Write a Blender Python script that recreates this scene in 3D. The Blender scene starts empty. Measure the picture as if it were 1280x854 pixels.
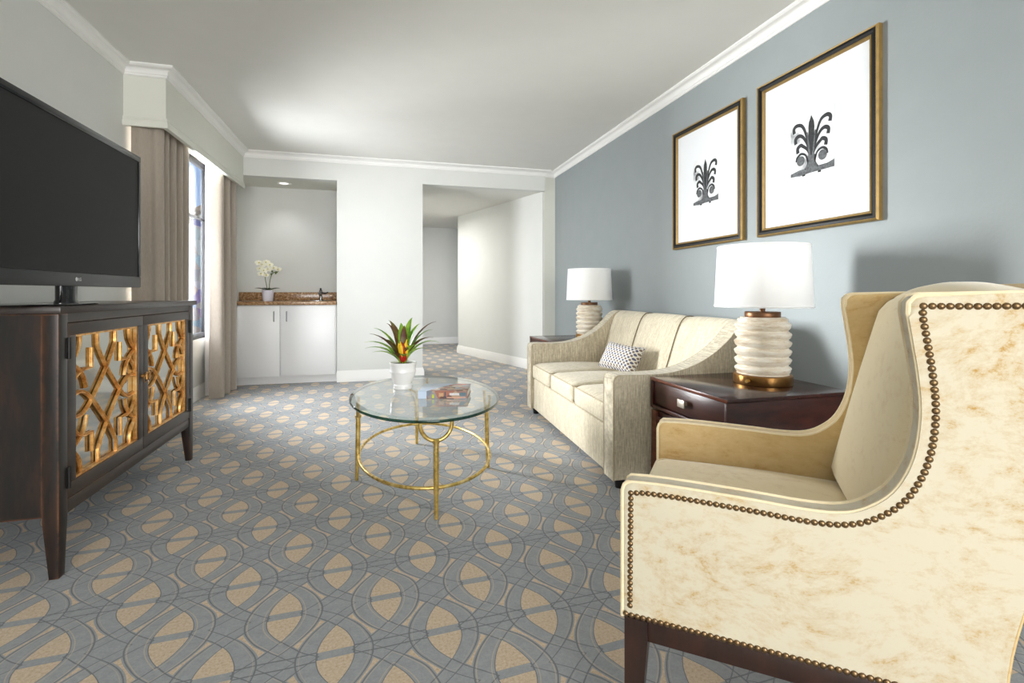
import bpy, bmesh, math, random
from mathutils import Vector, Matrix
random.seed(7)
PI = math.pi
C = bpy.context.scene.collection
sc = bpy.context.scene

# ------------------------------------------------------------------ camera
F_PX, VPX, HORIZON = 620.0, 472.0, 366.0          # measured on the 1280x854 photograph
YAW = math.atan2(640 - VPX, F_PX)
cam = bpy.data.cameras.new('camera')
cam.sensor_fit = 'HORIZONTAL'; cam.sensor_width = 36.0
cam.lens = F_PX * 36.0 / 1280.0
cam.shift_y = (HORIZON - 427.0) / 1280.0
cam.clip_start = 0.05; cam.clip_end = 200
co = bpy.data.objects.new('camera', cam); C.objects.link(co)
co.location = (0, 0, 1.0); co.rotation_euler = (PI / 2, 0, -YAW)
sc.camera = co

# ------------------------------------------------------------------ world, daylight and fill lamps
world = bpy.data.worlds.new('sky'); sc.world = world; world.use_nodes = True
wn = world.node_tree; wn.nodes.clear()
wo = wn.nodes.new('ShaderNodeOutputWorld'); wb = wn.nodes.new('ShaderNodeBackground')
wtc = wn.nodes.new('ShaderNodeTexCoord'); wsx = wn.nodes.new('ShaderNodeSeparateXYZ')
wr = wn.nodes.new('ShaderNodeValToRGB')
wr.color_ramp.elements[0].position = 0.0; wr.color_ramp.elements[0].color = (0.55, 0.66, 0.84, 1)
wr.color_ramp.elements[1].position = 0.30; wr.color_ramp.elements[1].color = (0.22, 0.40, 0.78, 1)
wn.links.new(wtc.outputs['Generated'], wsx.inputs[0]); wn.links.new(wsx.outputs['Z'], wr.inputs[0])
wn.links.new(wr.outputs[0], wb.inputs[0]); wn.links.new(wb.outputs[0], wo.inputs[0])
wb.inputs['Strength'].default_value = 0.9

def area(name, loc, rot, sx, sy, power, col=(1, 1, 1), spread=180):
    l = bpy.data.lights.new(name, 'AREA'); l.shape = 'RECTANGLE'; l.size = sx; l.size_y = sy
    l.energy = power; l.color = col; l.spread = math.radians(spread)
    o = bpy.data.objects.new(name, l); C.objects.link(o); o.location = loc; o.rotation_euler = rot
    return o
# daylight outside the curtained window, then two added fill lamps
area('daylight_side_window', (-2.35, 5.0, 1.55), (0, -PI / 2, 0), 1.7, 1.9, 230, (0.97, 0.98, 1.0))
aim = Vector((0.6, 3.3, 0.95)) - Vector((-4.6, 7.6, 1.7))
area('window_sofa_fill', (-4.6, 7.6, 1.7), aim.to_track_quat('-Z', 'Y').to_euler(), 1.8, 2.6, 1500, (0.98, 0.99, 1.0))  # added lamp aimed through the window to brighten the sofa side
area('rear_fill', (0.1, -4.9, 1.45), (PI / 2 + math.radians(16), 0, 0), 3.2, 1.9, 232, (1.0, 0.99, 0.97))  # added fill lamp behind the camera, tilted up towards the ceiling

sc.view_settings.view_transform = 'Standard'; sc.view_settings.look = 'None'
sc.view_settings.gamma = 1.0; sc.view_settings.use_curve_mapping = False
sc.view_settings.exposure = 0.42

# ------------------------------------------------------------------ node helpers
def srgb(r, g, b):
    f = lambda c: c / 12.92 if c <= 0.04045 else ((c + 0.055) / 1.055) ** 2.4
    return (f(r / 255), f(g / 255), f(b / 255), 1)

class NT:
    def __init__(s, name):
        s.m = bpy.data.materials.new(name); s.m.use_nodes = True
        s.t = s.m.node_tree; s.b = s.t.nodes['Principled BSDF']; s.out = s.t.nodes['Material Output']
    def n(s, kind, **kw):
        x = s.t.nodes.new(kind)
        for k, v in kw.items(): setattr(x, k, v)
        return x
    def l(s, a, b): s.t.links.new(a, b)
    def coord(s, kind='Object'):
        if not hasattr(s, 'tc'): s.tc = s.n('ShaderNodeTexCoord')
        return s.tc.outputs[kind]
    def mapping(s, scale=(1, 1, 1), rot=(0, 0, 0), kind='Object'):
        mp = s.n('ShaderNodeMapping'); mp.inputs['Scale'].default_value = scale; mp.inputs['Rotation'].default_value = rot
        s.l(s.coord(kind), mp.inputs['Vector']); return mp.outputs[0]
    def noise(s, scale, detail=3, rough=0.5, vec=None):
        x = s.n('ShaderNodeTexNoise'); x.inputs['Scale'].default_value = scale
        x.inputs['Detail'].default_value = detail; x.inputs['Roughness'].default_value = rough
        s.l(vec if vec is not None else s.coord(), x.inputs['Vector']); return x.outputs['Fac']
    def ramp(s, fac, stops):
        x = s.n('ShaderNodeValToRGB'); e = x.color_ramp.elements
        while len(e) < len(stops): e.new(0.5)
        for k, (p, c) in enumerate(stops): e[k].position = p; e[k].color = c
        s.l(fac, x.inputs[0]); return x.outputs[0]
    def mix(s, fac, a, b):
        x = s.n('ShaderNodeMix', data_type='RGBA')
        for sock, v in ((x.inputs[0], fac), (x.inputs[6], a), (x.inputs[7], b)):
            if hasattr(v, 'links'): s.l(v, sock)
            else: sock.default_value = v
        return x.outputs[2]
    def bump(s, h, strength=0.3, dist=0.002):
        x = s.n('ShaderNodeBump'); x.inputs['Strength'].default_value = strength; x.inputs['Distance'].default_value = dist
        s.l(h, x.inputs['Height']); s.l(x.outputs[0], s.b.inputs['Normal'])
    def col(s, c):
        if hasattr(c, 'links'): s.l(c, s.b.inputs['Base Color'])
        else: s.b.inputs['Base Color'].default_value = c
    def set(s, **kw):
        for k, v in kw.items(): s.b.inputs[k.replace('_', ' ')].default_value = v

class Ex:                                  # arithmetic on node sockets
    def __init__(s, nt, v): s.nt, s.v = nt, v
    def _op(s, op, *o):
        x = s.nt.n('ShaderNodeMath', operation=op)
        for k, v in enumerate((s,) + o):
            v = v.v if isinstance(v, Ex) else v
            if hasattr(v, 'links'): s.nt.l(v, x.inputs[k])
            else: x.inputs[k].default_value = v
        return Ex(s.nt, x.outputs[0])
    def __add__(s, o): return s._op('ADD', o)
    def __sub__(s, o): return s._op('SUBTRACT', o)
    def __mul__(s, o): return s._op('MULTIPLY', o)
    def __truediv__(s, o): return s._op('DIVIDE', o)
    def abs(s): return s._op('ABSOLUTE')
    def round(s): return s._op('ROUND')
    def max(s, o): return s._op('MAXIMUM', o)
    def min(s, o): return s._op('MINIMUM', o)
    def lt(s, o): return s._op('LESS_THAN', o)
    def gt(s, o): return s._op('GREATER_THAN', o)
    def sin(s): return s._op('SINE')
    def inv(s): return s * -1.0 + 1.0

def plain(name, c, rough=0.5, metal=0.0, var=0.0, vscale=6, bump=0.0, bscale=200, spec=0.5):
    t = NT(name); t.set(Roughness=rough, Metallic=metal, Specular_IOR_Level=spec)
    if var:
        k = tuple(max(0, v * (1 - var)) for v in c[:3]) + (1,); h = tuple(min(1, v * (1 + var)) for v in c[:3]) + (1,)
        t.col(t.ramp(t.noise(vscale, 4), [(0.3, k), (0.7, h)]))
    else: t.col(c)
    if bump: t.bump(t.noise(bscale, 2), bump, 0.002)
    return t.m

M = {}
M['wall'] = plain('wall_paint', srgb(221, 222, 218), 0.75, var=0.01, bump=0.06, bscale=90, spec=0.3)
M['wall_blue'] = plain('blue_grey_wall_paint', srgb(148, 155, 156), 0.55, var=0.02, bump=0.22, bscale=70, spec=0.35)
M['ceiling'] = plain('ceiling_paint', srgb(228, 227, 222), 0.8, var=0.01, spec=0.2)
M['trim'] = plain('white_trim_paint', srgb(240, 239, 236), 0.4, var=0.006)
M['pelmet'] = plain('pelmet_paint', srgb(222, 222, 212), 0.6, var=0.01)
M['lacquer'] = plain('white_laminate', srgb(240, 240, 240), 0.35, var=0.005)
M['chrome'] = plain('brushed_steel', srgb(150, 150, 150), 0.25, 1.0, var=0.05)
M['dark_metal'] = plain('dark_bronze_metal', srgb(52, 52, 54), 0.45, 0.6, var=0.08)
M['black_iron'] = plain('black_hinge_iron', srgb(28, 26, 25), 0.5, 0.4, var=0.1)
M['gloss_black'] = plain('glossy_black_plastic', srgb(16, 16, 18), 0.12, var=0.02)
M['bezel'] = plain('dark_grey_bezel', srgb(34, 34, 36), 0.35, var=0.03)
M['screen'] = plain('matte_black_screen', srgb(24, 24, 24), 0.5, var=0.02, spec=0.2)
M['ceramic_white'] = plain('white_ceramic', srgb(246, 246, 246), 0.25, var=0.004)
M['pot_lilac'] = plain('pale_lilac_ceramic', srgb(228, 226, 238), 0.35, var=0.004)
M['mat_board'] = plain('white_mat_board', srgb(226, 228, 231), 0.6, var=0.004)
M['soil'] = plain('moss_and_soil', srgb(70, 66, 38), 0.95, var=0.4, vscale=60)
M['paper'] = plain('book_pages', srgb(226, 222, 214), 0.8, var=0.05, vscale=200)
M['white_mark'] = plain('pale_silver_lettering', srgb(210, 210, 212), 0.4)
M['mirror'] = plain('antique_mirror', srgb(176, 174, 166), 0.06, 1.0, var=0.05)
M['silver_pull'] = plain('satin_nickel', srgb(205, 196, 184), 0.35, 0.85, var=0.06)
M['nail'] = plain('antique_brass_nail', srgb(128, 104, 74), 0.35, 0.85, var=0.12, vscale=30)
M['gold_frame'] = plain('gilded_frame', srgb(152, 124, 72), 0.45, 0.45, var=0.12, vscale=40)
M['black_frame'] = plain('black_lacquer_frame', srgb(20, 19, 18), 0.5, var=0.05, spec=0.25)
M['ink_dark'] = plain('dark_ink_ironwork', srgb(36, 37, 39), 0.8, var=0.5, vscale=90)
M['ink_mid'] = plain('grey_ink', srgb(88, 90, 92), 0.8, var=0.5, vscale=70)
M['brass'] = plain('aged_brass', srgb(168, 124, 72), 0.32, 0.95, var=0.15, vscale=25)
M['cap_bronze'] = plain('bronze_cap', srgb(128, 92, 66), 0.4, 0.85, var=0.12, vscale=25)
M['petal'] = plain('cream_petal', srgb(248, 246, 226), 0.6, var=0.04, vscale=50)
M['petal_core'] = plain('yellow_green_lip', srgb(214, 204, 110), 0.6, var=0.1, vscale=50)
M['stem_green'] = plain('stem_green', srgb(96, 118, 60), 0.6, var=0.15, vscale=40)
M['leaf_dark'] = plain('dark_leaf', srgb(62, 80, 52), 0.45, var=0.2, vscale=20)
M['yellow'] = plain('yellow_bract', srgb(250, 206, 40), 0.5, var=0.12, vscale=60)
M['red'] = plain('red_bract', srgb(178, 34, 26), 0.5, var=0.2, vscale=60)
M['lamp_shade'] = plain('white_linen_shade', srgb(252, 252, 252), 0.85, var=0.004, bump=0.1, bscale=500, spec=0.1)

def wood(name, dark, mid, rough, sc_=(3, 3, 30), bump=0.05, lo=0.35, hi=0.75, wear=None):
    t = NT(name); t.set(Roughness=rough)
    c = t.ramp(t.noise(3, 5, 0.65, t.mapping(sc_)), [(lo, dark), (hi, mid)])
    if wear:                                   # rubbed-through stain on the arrises
        bv = t.n('ShaderNodeBevel', samples=4); bv.inputs['Radius'].default_value = 0.012
        ge = t.n('ShaderNodeNewGeometry'); dt = t.n('ShaderNodeVectorMath', operation='DOT_PRODUCT')
        t.l(bv.outputs[0], dt.inputs[0]); t.l(ge.outputs['True Normal'], dt.inputs[1])
        k = (Ex(t, dt.outputs['Value']).inv() * 5.0) * (Ex(t, t.noise(9, 4, 0.7)) - 0.38).max(0.0) * 4.0
        c = t.mix(k.min(0.85).v, c, wear)
    t.col(c)
    t.bump(t.noise(6, 4, 0.6, t.mapping((sc_[0] * 3, sc_[1] * 3, sc_[2] * 3))), bump); return t.m
M['espresso'] = wood('distressed_espresso_wood', srgb(24, 20, 18), srgb(64, 40, 28), 0.36, (7, 7, 1.3), lo=0.46, hi=0.80, wear=srgb(132, 82, 48))
M['espresso_top'] = wood('dark_tabletop_wood', srgb(44, 38, 36), srgb(70, 54, 46), 0.3, (8, 1.3, 8), lo=0.4, hi=0.8)
M['espresso_front'] = wood('charcoal_stained_wood', srgb(54, 47, 43), srgb(72, 60, 52), 0.42, (6, 1.5, 6), lo=0.4, hi=0.8, wear=srgb(104, 74, 52))
M['mahogany'] = wood('polished_mahogany', srgb(46, 18, 14), srgb(78, 36, 26), 0.3, (3, 1.2, 12))
M['mahogany_top'] = wood('polished_mahogany_top', srgb(50, 24, 20), srgb(72, 38, 30), 0.16, (9, 1.2, 4))
M['mahogany_edge'] = wood('lighter_mahogany_edge', srgb(92, 46, 30), srgb(122, 66, 44), 0.25, (3, 2, 12))  # lighter tone for the front edge strip and one leg
M['chair_leg'] = wood('dark_walnut_leg', srgb(38, 24, 20), srgb(62, 38, 30), 0.35, (10, 10, 2))

# gilded fretwork, rubbed edges
t = NT('gilded_fretwork'); t.set(Roughness=0.38, Metallic=0.55)
t.col(t.ramp(t.noise(28, 5, 0.7), [(0.3, srgb(182, 112, 48)), (0.5, srgb(236, 178, 100)), (0.72, srgb(252, 218, 160))]))
t.bump(t.noise(90, 3), 0.25); M['gilt'] = t.m
t = NT('hammered_brass_leaf'); t.set(Roughness=0.3, Metallic=0.85)
t.col(t.ramp(t.noise(30, 4, 0.65), [(0.3, srgb(168, 130, 56)), (0.5, srgb(222, 190, 110)), (0.72, srgb(248, 226, 160))]))
t.bump(t.noise(40, 3), 0.3, 0.003); M['table_brass'] = t.m

# glass, thin: fresnel reflection over tinted see-through
def thin_glass(name, tint, rough=0.0, ior=1.5, gain=1.0):
    t = NT(name); t.t.nodes.remove(t.b)
    tr = t.n('ShaderNodeBsdfTransparent'); tr.inputs[0].default_value = tint
    gl = t.n('ShaderNodeBsdfGlossy'); gl.inputs['Roughness'].default_value = rough
    fr = t.n('ShaderNodeFresnel'); fr.inputs[0].default_value = ior
    mx = t.n('ShaderNodeMixShader'); f = Ex(t, fr.outputs[0]) * gain
    f = f.min(1.0)
    t.l(f.v, mx.inputs[0]); t.l(tr.outputs[0], mx.inputs[1]); t.l(gl.outputs[0], mx.inputs[2])
    t.l(mx.outputs[0], t.out.inputs[0]); return t.m
M['pane'] = thin_glass('window_glass', (0.97, 0.98, 0.98, 1), gain=0.25)
M['table_glass'] = thin_glass('table_glass', (0.90, 0.955, 0.93, 1), 0.0, 1.5, 1.5)
M['glass_edge'] = thin_glass('green_glass_edge', (0.03, 0.11, 0.08, 1), 0.05, 1.5, 1.2)
M['glass_bevel'] = thin_glass('bevelled_glass', (0.78, 0.88, 0.83, 1), 0.0, 1.5, 1.6)

# sheer fabric
t = NT('sheer_white_voile'); t.set(Roughness=0.9); t.col(srgb(244, 243, 243))
tr = t.n('ShaderNodeBsdfTranslucent'); tr.inputs[0].default_value = srgb(246, 244, 242)
mx = t.n('ShaderNodeMixShader'); mx.inputs[0].default_value = 0.45
t.l(t.b.outputs[0], mx.inputs[1]); t.l(tr.outputs[0], mx.inputs[2]); t.l(mx.outputs[0], t.out.inputs[0]); M['sheer'] = t.m

t = NT('taupe_curtain_weave'); t.set(Roughness=0.75, Sheen_Weight=0.3)
t.col(t.mix(t.noise(9, 5, 0.75, t.mapping((60, 60, 3))), srgb(128, 117, 105), srgb(194, 182, 168)))
t.bump(t.noise(20, 3, 0.6, t.mapping((40, 40, 6))), 0.25); M['curtain'] = t.m

# striped sofa weave, stripes run up the fabric
def sofa_fabric(name, axis, c0, c1):
    t = NT(name); t.set(Roughness=0.85, Sheen_Weight=0.25, Specular_IOR_Level=0.2)
    s = [[5, 120, 5], [120, 5, 5]][axis]
    a = t.noise(2.2, 3, 0.7, t.mapping(s)); b = t.noise(60, 3, 0.7)
    v = (Ex(t, a) * 0.74 + Ex(t, b) * 0.26).v
    t.col(t.ramp(v, [(0.34, c0), (0.50, tuple((p + q) / 2 for p, q in zip(c0, c1))), (0.62, c1)]))
    t.bump(v, 0.5, 0.003); return t.m
M['sofa_y'] = sofa_fabric('striped_beige_weave', 0, srgb(182, 168, 140), srgb(238, 228, 205))
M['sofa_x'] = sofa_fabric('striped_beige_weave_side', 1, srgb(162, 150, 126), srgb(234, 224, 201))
M['sofa_pipe'] = plain('beige_piping', srgb(186, 172, 146), 0.85, var=0.1, vscale=80)

# crushed cream velvet with golden rubs
def velvet(name, base, rub, lo, hi):
    t = NT(name); t.set(Roughness=0.7, Sheen_Weight=0.5, Sheen_Roughness=0.4, Specular_IOR_Level=0.2)
    w = t.n('ShaderNodeTexNoise'); w.inputs['Scale'].default_value = 3.0; w.inputs['Detail'].default_value = 2
    t.l(t.coord(), w.inputs['Vector'])
    vm = t.n('ShaderNodeVectorMath', operation='MULTIPLY_ADD')
    t.l(w.outputs['Color'], vm.inputs[0]); vm.inputs[1].default_value = (0.25, 0.25, 0.25); t.l(t.mapping((1, 1, 1.7)), vm.inputs[2])
    a = t.noise(23, 8, 0.76, vm.outputs[0]); b = t.noise(3.0, 3, 0.5)
    v = (Ex(t, a) * 0.74 + Ex(t, b) * 0.26).v
    t.col(t.ramp(v, [(lo, base), ((lo + hi) / 2, tuple(0.72 * p + 0.28 * q for p, q in zip(base, rub))), (hi, rub)]))
    t.bump(t.noise(14, 5, 0.6), 0.15, 0.004); return t.m
M['velvet'] = velvet('cream_crushed_velvet', srgb(208, 199, 176), srgb(182, 142, 70), 0.465, 0.645)
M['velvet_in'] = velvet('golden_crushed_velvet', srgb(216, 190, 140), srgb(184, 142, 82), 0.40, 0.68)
M['velvet_cushion'] = velvet('cushion_crushed_velvet', srgb(236, 219, 180), srgb(196, 158, 98), 0.50, 0.72)
M['velvet_edge'] = velvet('border_crushed_velvet', srgb(236, 220, 184), srgb(206, 170, 108), 0.50, 0.74)

# granite
t = NT('brown_granite'); t.set(Roughness=0.2)
t.col(t.ramp(t.noise(38, 6, 0.75), [(0.30, srgb(82, 54, 34)), (0.46, srgb(146, 108, 72)), (0.56, srgb(176, 140, 100)), (0.70, srgb(222, 200, 166))]))
M['granite'] = t.m

# rubbed cream lamp glaze
t = NT('cream_ridged_glaze'); t.set(Roughness=0.35)
t.col(t.ramp(t.noise(9, 6, 0.7, t.mapping((1, 1, 5))), [(0.34, srgb(204, 182, 150)), (0.52, srgb(240, 230, 212)), (0.7, srgb(250, 246, 236))]))
M['glaze'] = t.m

# throw pillow: offset dots
t = NT('dotted_pillow_print'); t.set(Roughness=0.85)
sx = t.n('ShaderNodeSeparateXYZ'); t.l(t.coord(), sx.inputs[0]); px, pz = Ex(t, sx.outputs[1]), Ex(t, sx.outputs[2])
P_ = 0.030
def dots(ox, oz, r):
    a = (px + ox) / P_; b = (pz + oz) / P_
    a = a - a.round(); b = b - b.round()
    return (a * a + b * b).lt(r * r)
d1, d2 = dots(0, 0, 0.27), dots(P_ / 2, P_ / 2, 0.27)
c = t.mix(d1.v, srgb(232, 228, 222), srgb(92, 94, 122)); c = t.mix(d2.v, c, srgb(128, 112, 100)); t.col(c); M['pillow'] = t.m

# leaf shading from green to burgundy along the leaf
def leaf_mat(name, a, b):
    t = NT(name); t.set(Roughness=0.4)
    t.col(t.ramp(t.noise(14, 4, 0.6), [(0.38, a), (0.64, b)])); return t.m
M['leaf_green'] = leaf_mat('bright_green_leaf', srgb(84, 140, 30), srgb(166, 204, 70))
M['leaf_wine'] = leaf_mat('wine_green_leaf', srgb(92, 40, 30), srgb(112, 104, 44))

# cut pile carpet
t = NT('lens_pattern_carpet'); t.set(Roughness=0.95, Specular_IOR_Level=0.1, Sheen_Weight=0.15)
sx = t.n('ShaderNodeSeparateXYZ'); t.l(t.coord(), sx.inputs[0]); X0, Y0 = Ex(t, sx.outputs[0]) + 0.30, Ex(t, sx.outputs[1]) - 2.10
ca, sa = math.cos(math.radians(3.2)), math.sin(math.radians(3.2))
U = X0 * ca + Y0 * sa; V = Y0 * ca - X0 * sa
wob = t.noise(7, 1); U = U + (Ex(t, wob) - 0.5) * 0.012; V = V + (Ex(t, wob) - 0.5) * 0.010
PX, PY, W_, H_ = 0.302, 0.436, 0.049, 0.122
def cell(u, v, ou, ov):
    a = (u + ou) / PX; b = (v + ov) / PY
    return (a - a.round()) * PX, (b - b.round()) * PY
ax, ay = cell(U, V, 0, 0); bx, by = cell(U, V, PX / 2, PY / 2)
def lens(x, y):
    q = y / H_; return x.abs() / W_ + q * q
la, lb = lens(ax, ay), lens(bx, by)
band_a = ay.abs().lt(0.0150); band_b = by.abs().lt(0.0150)
qa, qb = (ay / H_), (by / H_); qa, qb = qa * qa, qb * qb
ra_, rb_ = ax.abs() / W_, bx.abs() / W_
wave = by                                          # the long band threads the plain lenses
tan = (la.lt(1.0) * band_a.inv()).max(lb.lt(1.0) * band_b.inv())
line = (la.gt(1.18) * la.lt(1.25)).max(la.gt(2.04) * la.lt(2.11)).max(lb.gt(1.86) * lb.lt(1.91) * 0.7)
sliver = la.gt(2.34) * lb.gt(2.20) * (ra_ - qa).gt(-0.85) * (rb_ - qb).gt(-0.85) * wave.abs().gt(0.020)
pale = tan.max(line * 0.5).max(sliver)
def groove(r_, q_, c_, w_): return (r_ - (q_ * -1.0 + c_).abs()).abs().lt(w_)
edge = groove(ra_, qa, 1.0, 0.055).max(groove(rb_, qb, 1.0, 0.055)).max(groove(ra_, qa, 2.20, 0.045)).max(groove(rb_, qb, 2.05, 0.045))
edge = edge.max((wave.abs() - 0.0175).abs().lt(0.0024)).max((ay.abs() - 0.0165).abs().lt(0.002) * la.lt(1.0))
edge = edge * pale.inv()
fib = t.noise(120, 4, 0.85); mott = t.noise(34, 3, 0.6)
blue = t.mix(mott, srgb(148, 153, 157), srgb(176, 179, 182)); grain = ((Ex(t, fib) - 0.5) * 3.2 + 0.5).max(0.0).min(1.0)
beige = t.mix(grain.v, srgb(184, 160, 130), srgb(244, 224, 196))
c = t.mix(pale.v, blue, beige)
c = t.mix((edge * 0.6).v, c, srgb(84, 88, 92))  # darker yarn lines, with the carved grooves' shade put into the colour
c = t.mix((grain * 0.28).v, c, srgb(96, 100, 104)); t.col(c)
t.bump((pale.inv() * 1.0 - edge * 0.6 + Ex(t, fib) * 0.25).v, 0.6, 0.005); M['carpet'] = t.m

# ------------------------------------------------------------------ geometry helpers
LAST = [None]
def new():
    LAST[0] = bmesh.new(); return LAST[0]
def box(bm, x0, x1, y0, y1, z0, z1, bev=0.0, seg=2):
    vs = [bm.verts.new((x, y, z)) for x in (x0, x1) for y in (y0, y1) for z in (z0, z1)]
    fs = [bm.faces.new([vs[k] for k in q]) for q in ((0, 1, 3, 2), (4, 6, 7, 5), (0, 4, 5, 1), (2, 3, 7, 6), (0, 2, 6, 4), (1, 5, 7, 3))]
    if bev:
        es = list({e for f in fs for e in f.edges})
        bmesh.ops.bevel(bm, geom=es, offset=bev, segments=seg, profile=0.5, affect='EDGES')
    return vs
def obj(name, *args):
    """obj(name, [bm,] material, parent, smooth angle); without bm the mesh last begun is used"""
    args = list(args)
    bm = args.pop(0) if isinstance(args[0], bmesh.types.BMesh) else LAST[0]
    m = args[0]; parent = args[1] if len(args) > 1 else None; smooth = args[2] if len(args) > 2 else 35
    bmesh.ops.recalc_face_normals(bm, faces=bm.faces)
    me = bpy.data.meshes.new(name); bm.to_mesh(me); bm.free()
    me.materials.append(M[m] if isinstance(m, str) else m)
    if smooth:
        me.shade_smooth(); me.set_sharp_from_angle(angle=math.radians(smooth))
    o = bpy.data.objects.new(name, me); C.objects.link(o); o.parent = parent
    return o
def tag(o, label, cat, group=None):
    o['label'] = label; o['category'] = cat
    if group: o['group'] = group
    return o
def thing(name, label, cat, loc=(0, 0, 0), rz=0, group=None):
    o = bpy.data.objects.new(name, None); C.objects.link(o); o.location = loc; o.rotation_euler = (0, 0, rz)
    o.empty_display_size = 0.1
    return tag(o, label, cat, group)
def struct(name, bm, m, parent=None, smooth=35, label=None):
    o = obj(name, bm, m, parent, smooth)
    if parent is None: o['kind'] = 'structure'
    if label: o['label'] = label
    return o
def bobj(name, m, parent, *a, bev=0.0, seg=2):
    bm = new(); box(bm, *a, bev=bev, seg=seg); return obj(name, bm, m, parent)
def tube(bm, pts, r, seg=8, cap=True, closed=False, flat=1.0, up=None):
    pts = [Vector(p) for p in pts]; n = len(pts); rs = r if isinstance(r, (list, tuple)) else [r] * n
    rings = []; prev = None
    for i, p in enumerate(pts):
        if closed: d = pts[(i + 1) % n] - pts[i - 1]
        else: d = pts[min(i + 1, n - 1)] - pts[max(i - 1, 0)]
        d.normalize()
        if up is not None: a = d.cross(Vector(up))
        elif prev is None: a = d.cross(Vector((0, 0, 1)) if abs(d.z) < 0.9 else Vector((1, 0, 0)))
        else: a = prev - d * prev.dot(d)
        a.normalize(); prev = a; b = d.cross(a)
        rings.append([bm.verts.new(p + a * math.cos(2 * PI * k / seg) * rs[i] + b * math.sin(2 * PI * k / seg) * rs[i] * flat) for k in range(seg)])
    for i in range(n if closed else n - 1):
        A, B = rings[i], rings[(i + 1) % n]
        for k in range(seg): bm.faces.new((A[k], A[(k + 1) % seg], B[(k + 1) % seg], B[k]))
    if cap and not closed: bm.faces.new(rings[0][::-1]); bm.faces.new(rings[-1])
def lathe(bm, prof, c=(0, 0, 0), seg=32, sx=1.0, sy=1.0, wob=None):
    rings = []
    for r, z in prof:
        if r < 1e-6: rings.append([bm.verts.new((c[0], c[1], c[2] + z))])
        else: rings.append([bm.verts.new((c[0] + sx * r * math.cos(2 * PI * k / seg), c[1] + sy * r * math.sin(2 * PI * k / seg), c[2] + z + (wob(k / seg, z) if wob else 0))) for k in range(seg)])
    for A, B in zip(rings, rings[1:]):
        for k in range(seg):
            j = (k + 1) % seg
            if len(A) == 1 and len(B) == 1: continue
            if len(A) == 1: bm.faces.new((A[0], B[j], B[k]))
            elif len(B) == 1: bm.faces.new((A[k], A[j], B[0]))
            else: bm.faces.new((A[k], A[j], B[j], B[k]))
    return rings
def extrude(bm, poly, t0, t1, fn, bev=0.0, seg=3):
    """poly: list of (a,b); fn(a,b,t)->xyz"""
    A = [bm.verts.new(fn(a, b, t0)) for a, b in poly]; B = [bm.verts.new(fn(a, b, t1)) for a, b in poly]
    fa = bm.faces.new(A); fb = bm.faces.new(B[::-1]); n = len(poly)
    for k in range(n): bm.faces.new((A[k], B[k], B[(k + 1) % n], A[(k + 1) % n]))
    if bev:
        es = list(set(fa.edges) | set(fb.edges))
        bmesh.ops.bevel(bm, geom=es, offset=bev, segments=seg, profile=0.5, affect='EDGES')
def spline(pts, n=8):
    P = [Vector(p) for p in pts]; out = []
    for i in range(len(P) - 1):
        p0, p1, p2, p3 = P[max(i - 1, 0)], P[i], P[i + 1], P[min(i + 2, len(P) - 1)]
        for k in range(n):
            s = k / n
            out.append(0.5 * ((2 * p1) + (p2 - p0) * s + (2 * p0 - 5 * p1 + 4 * p2 - p3) * s * s + (3 * p1 - p0 - 3 * p2 + p3) * s ** 3))
    out.append(P[-1]); return out
def sweep(bm, path, prof, closed=False):
    """path: XY points walked with the room on the left hand; prof: (distance into the room, z), open chain"""
    n = len(path); P = [Vector((p[0], p[1])) for p in path]; cols = []
    for i in range(n):
        d0 = (P[i] - P[i - 1]).normalized() if (i > 0 or closed) else None
        d1 = (P[(i + 1) % n] - P[i]).normalized() if (i < n - 1 or closed) else None
        d0 = d0 or d1; d1 = d1 or d0
        n0, n1 = Vector((-d0.y, d0.x)), Vector((-d1.y, d1.x))
        m = (n0 + n1); m = m / max(m.dot(n0), 0.2)
        cols.append([bm.verts.new((P[i].x + m.x * a, P[i].y + m.y * a, z)) for a, z in prof])
    k = len(prof)
    for i in range(n if closed else n - 1):
        A, B = cols[i], cols[(i + 1) % n]
        for j in range(k): bm.faces.new((A[j], A[(j + 1) % k], B[(j + 1) % k], B[j]))
    if not closed: bm.faces.new(cols[0]); bm.faces.new(cols[-1][::-1])
def cushion(bm, x0, x1, y0, y1, z0, z1, r=0.04, puff=0.02, n=14, sag=None, side=0.0):
    """rounded, crowned block"""
    c = Vector(((x0 + x1) / 2, (y0 + y1) / 2, (z0 + z1) / 2)); h = Vector(((x1 - x0) / 2, (y1 - y0) / 2, (z1 - z0) / 2))
    t = bmesh.new(); bmesh.ops.create_cube(t, size=2.0)
    bmesh.ops.subdivide_edges(t, edges=t.edges, cuts=n, use_grid_fill=True)
    mp = {}
    for v in t.verts:
        q = Vector((v.co.x, v.co.y, v.co.z)); p = Vector((q.x * h.x, q.y * h.y, q.z * h.z))
        rr = min(r, h.x, h.y, h.z)
        inner = Vector([max(-h[k] + rr, min(h[k] - rr, p[k])) for k in range(3)])
        d = p - inner
        if d.length > 1e-9:
            p = inner + d.normalized() * rr
        w = (1 - q.x ** 2) * (1 - q.y ** 2)
        p.z += puff * w * (1 if q.z > 0 else -0.25) * abs(q.z)
        p.x += side * (1 - q.y ** 2) * (1 - q.z ** 2) * q.x ; p.y += side * (1 - q.x ** 2) * (1 - q.z ** 2) * q.y
        if sag: p = sag(p, q)
        mp[v.index] = bm.verts.new(c + p)
    t.verts.index_update()
    for f in t.faces: bm.faces.new([mp[v.index] for v in f.verts])
    t.free()
def dup(o, parent=None):
    c = o.copy(); C.objects.link(c); c.parent = parent
    for ch in list(o.children): dup(ch, c)
    return c
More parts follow.
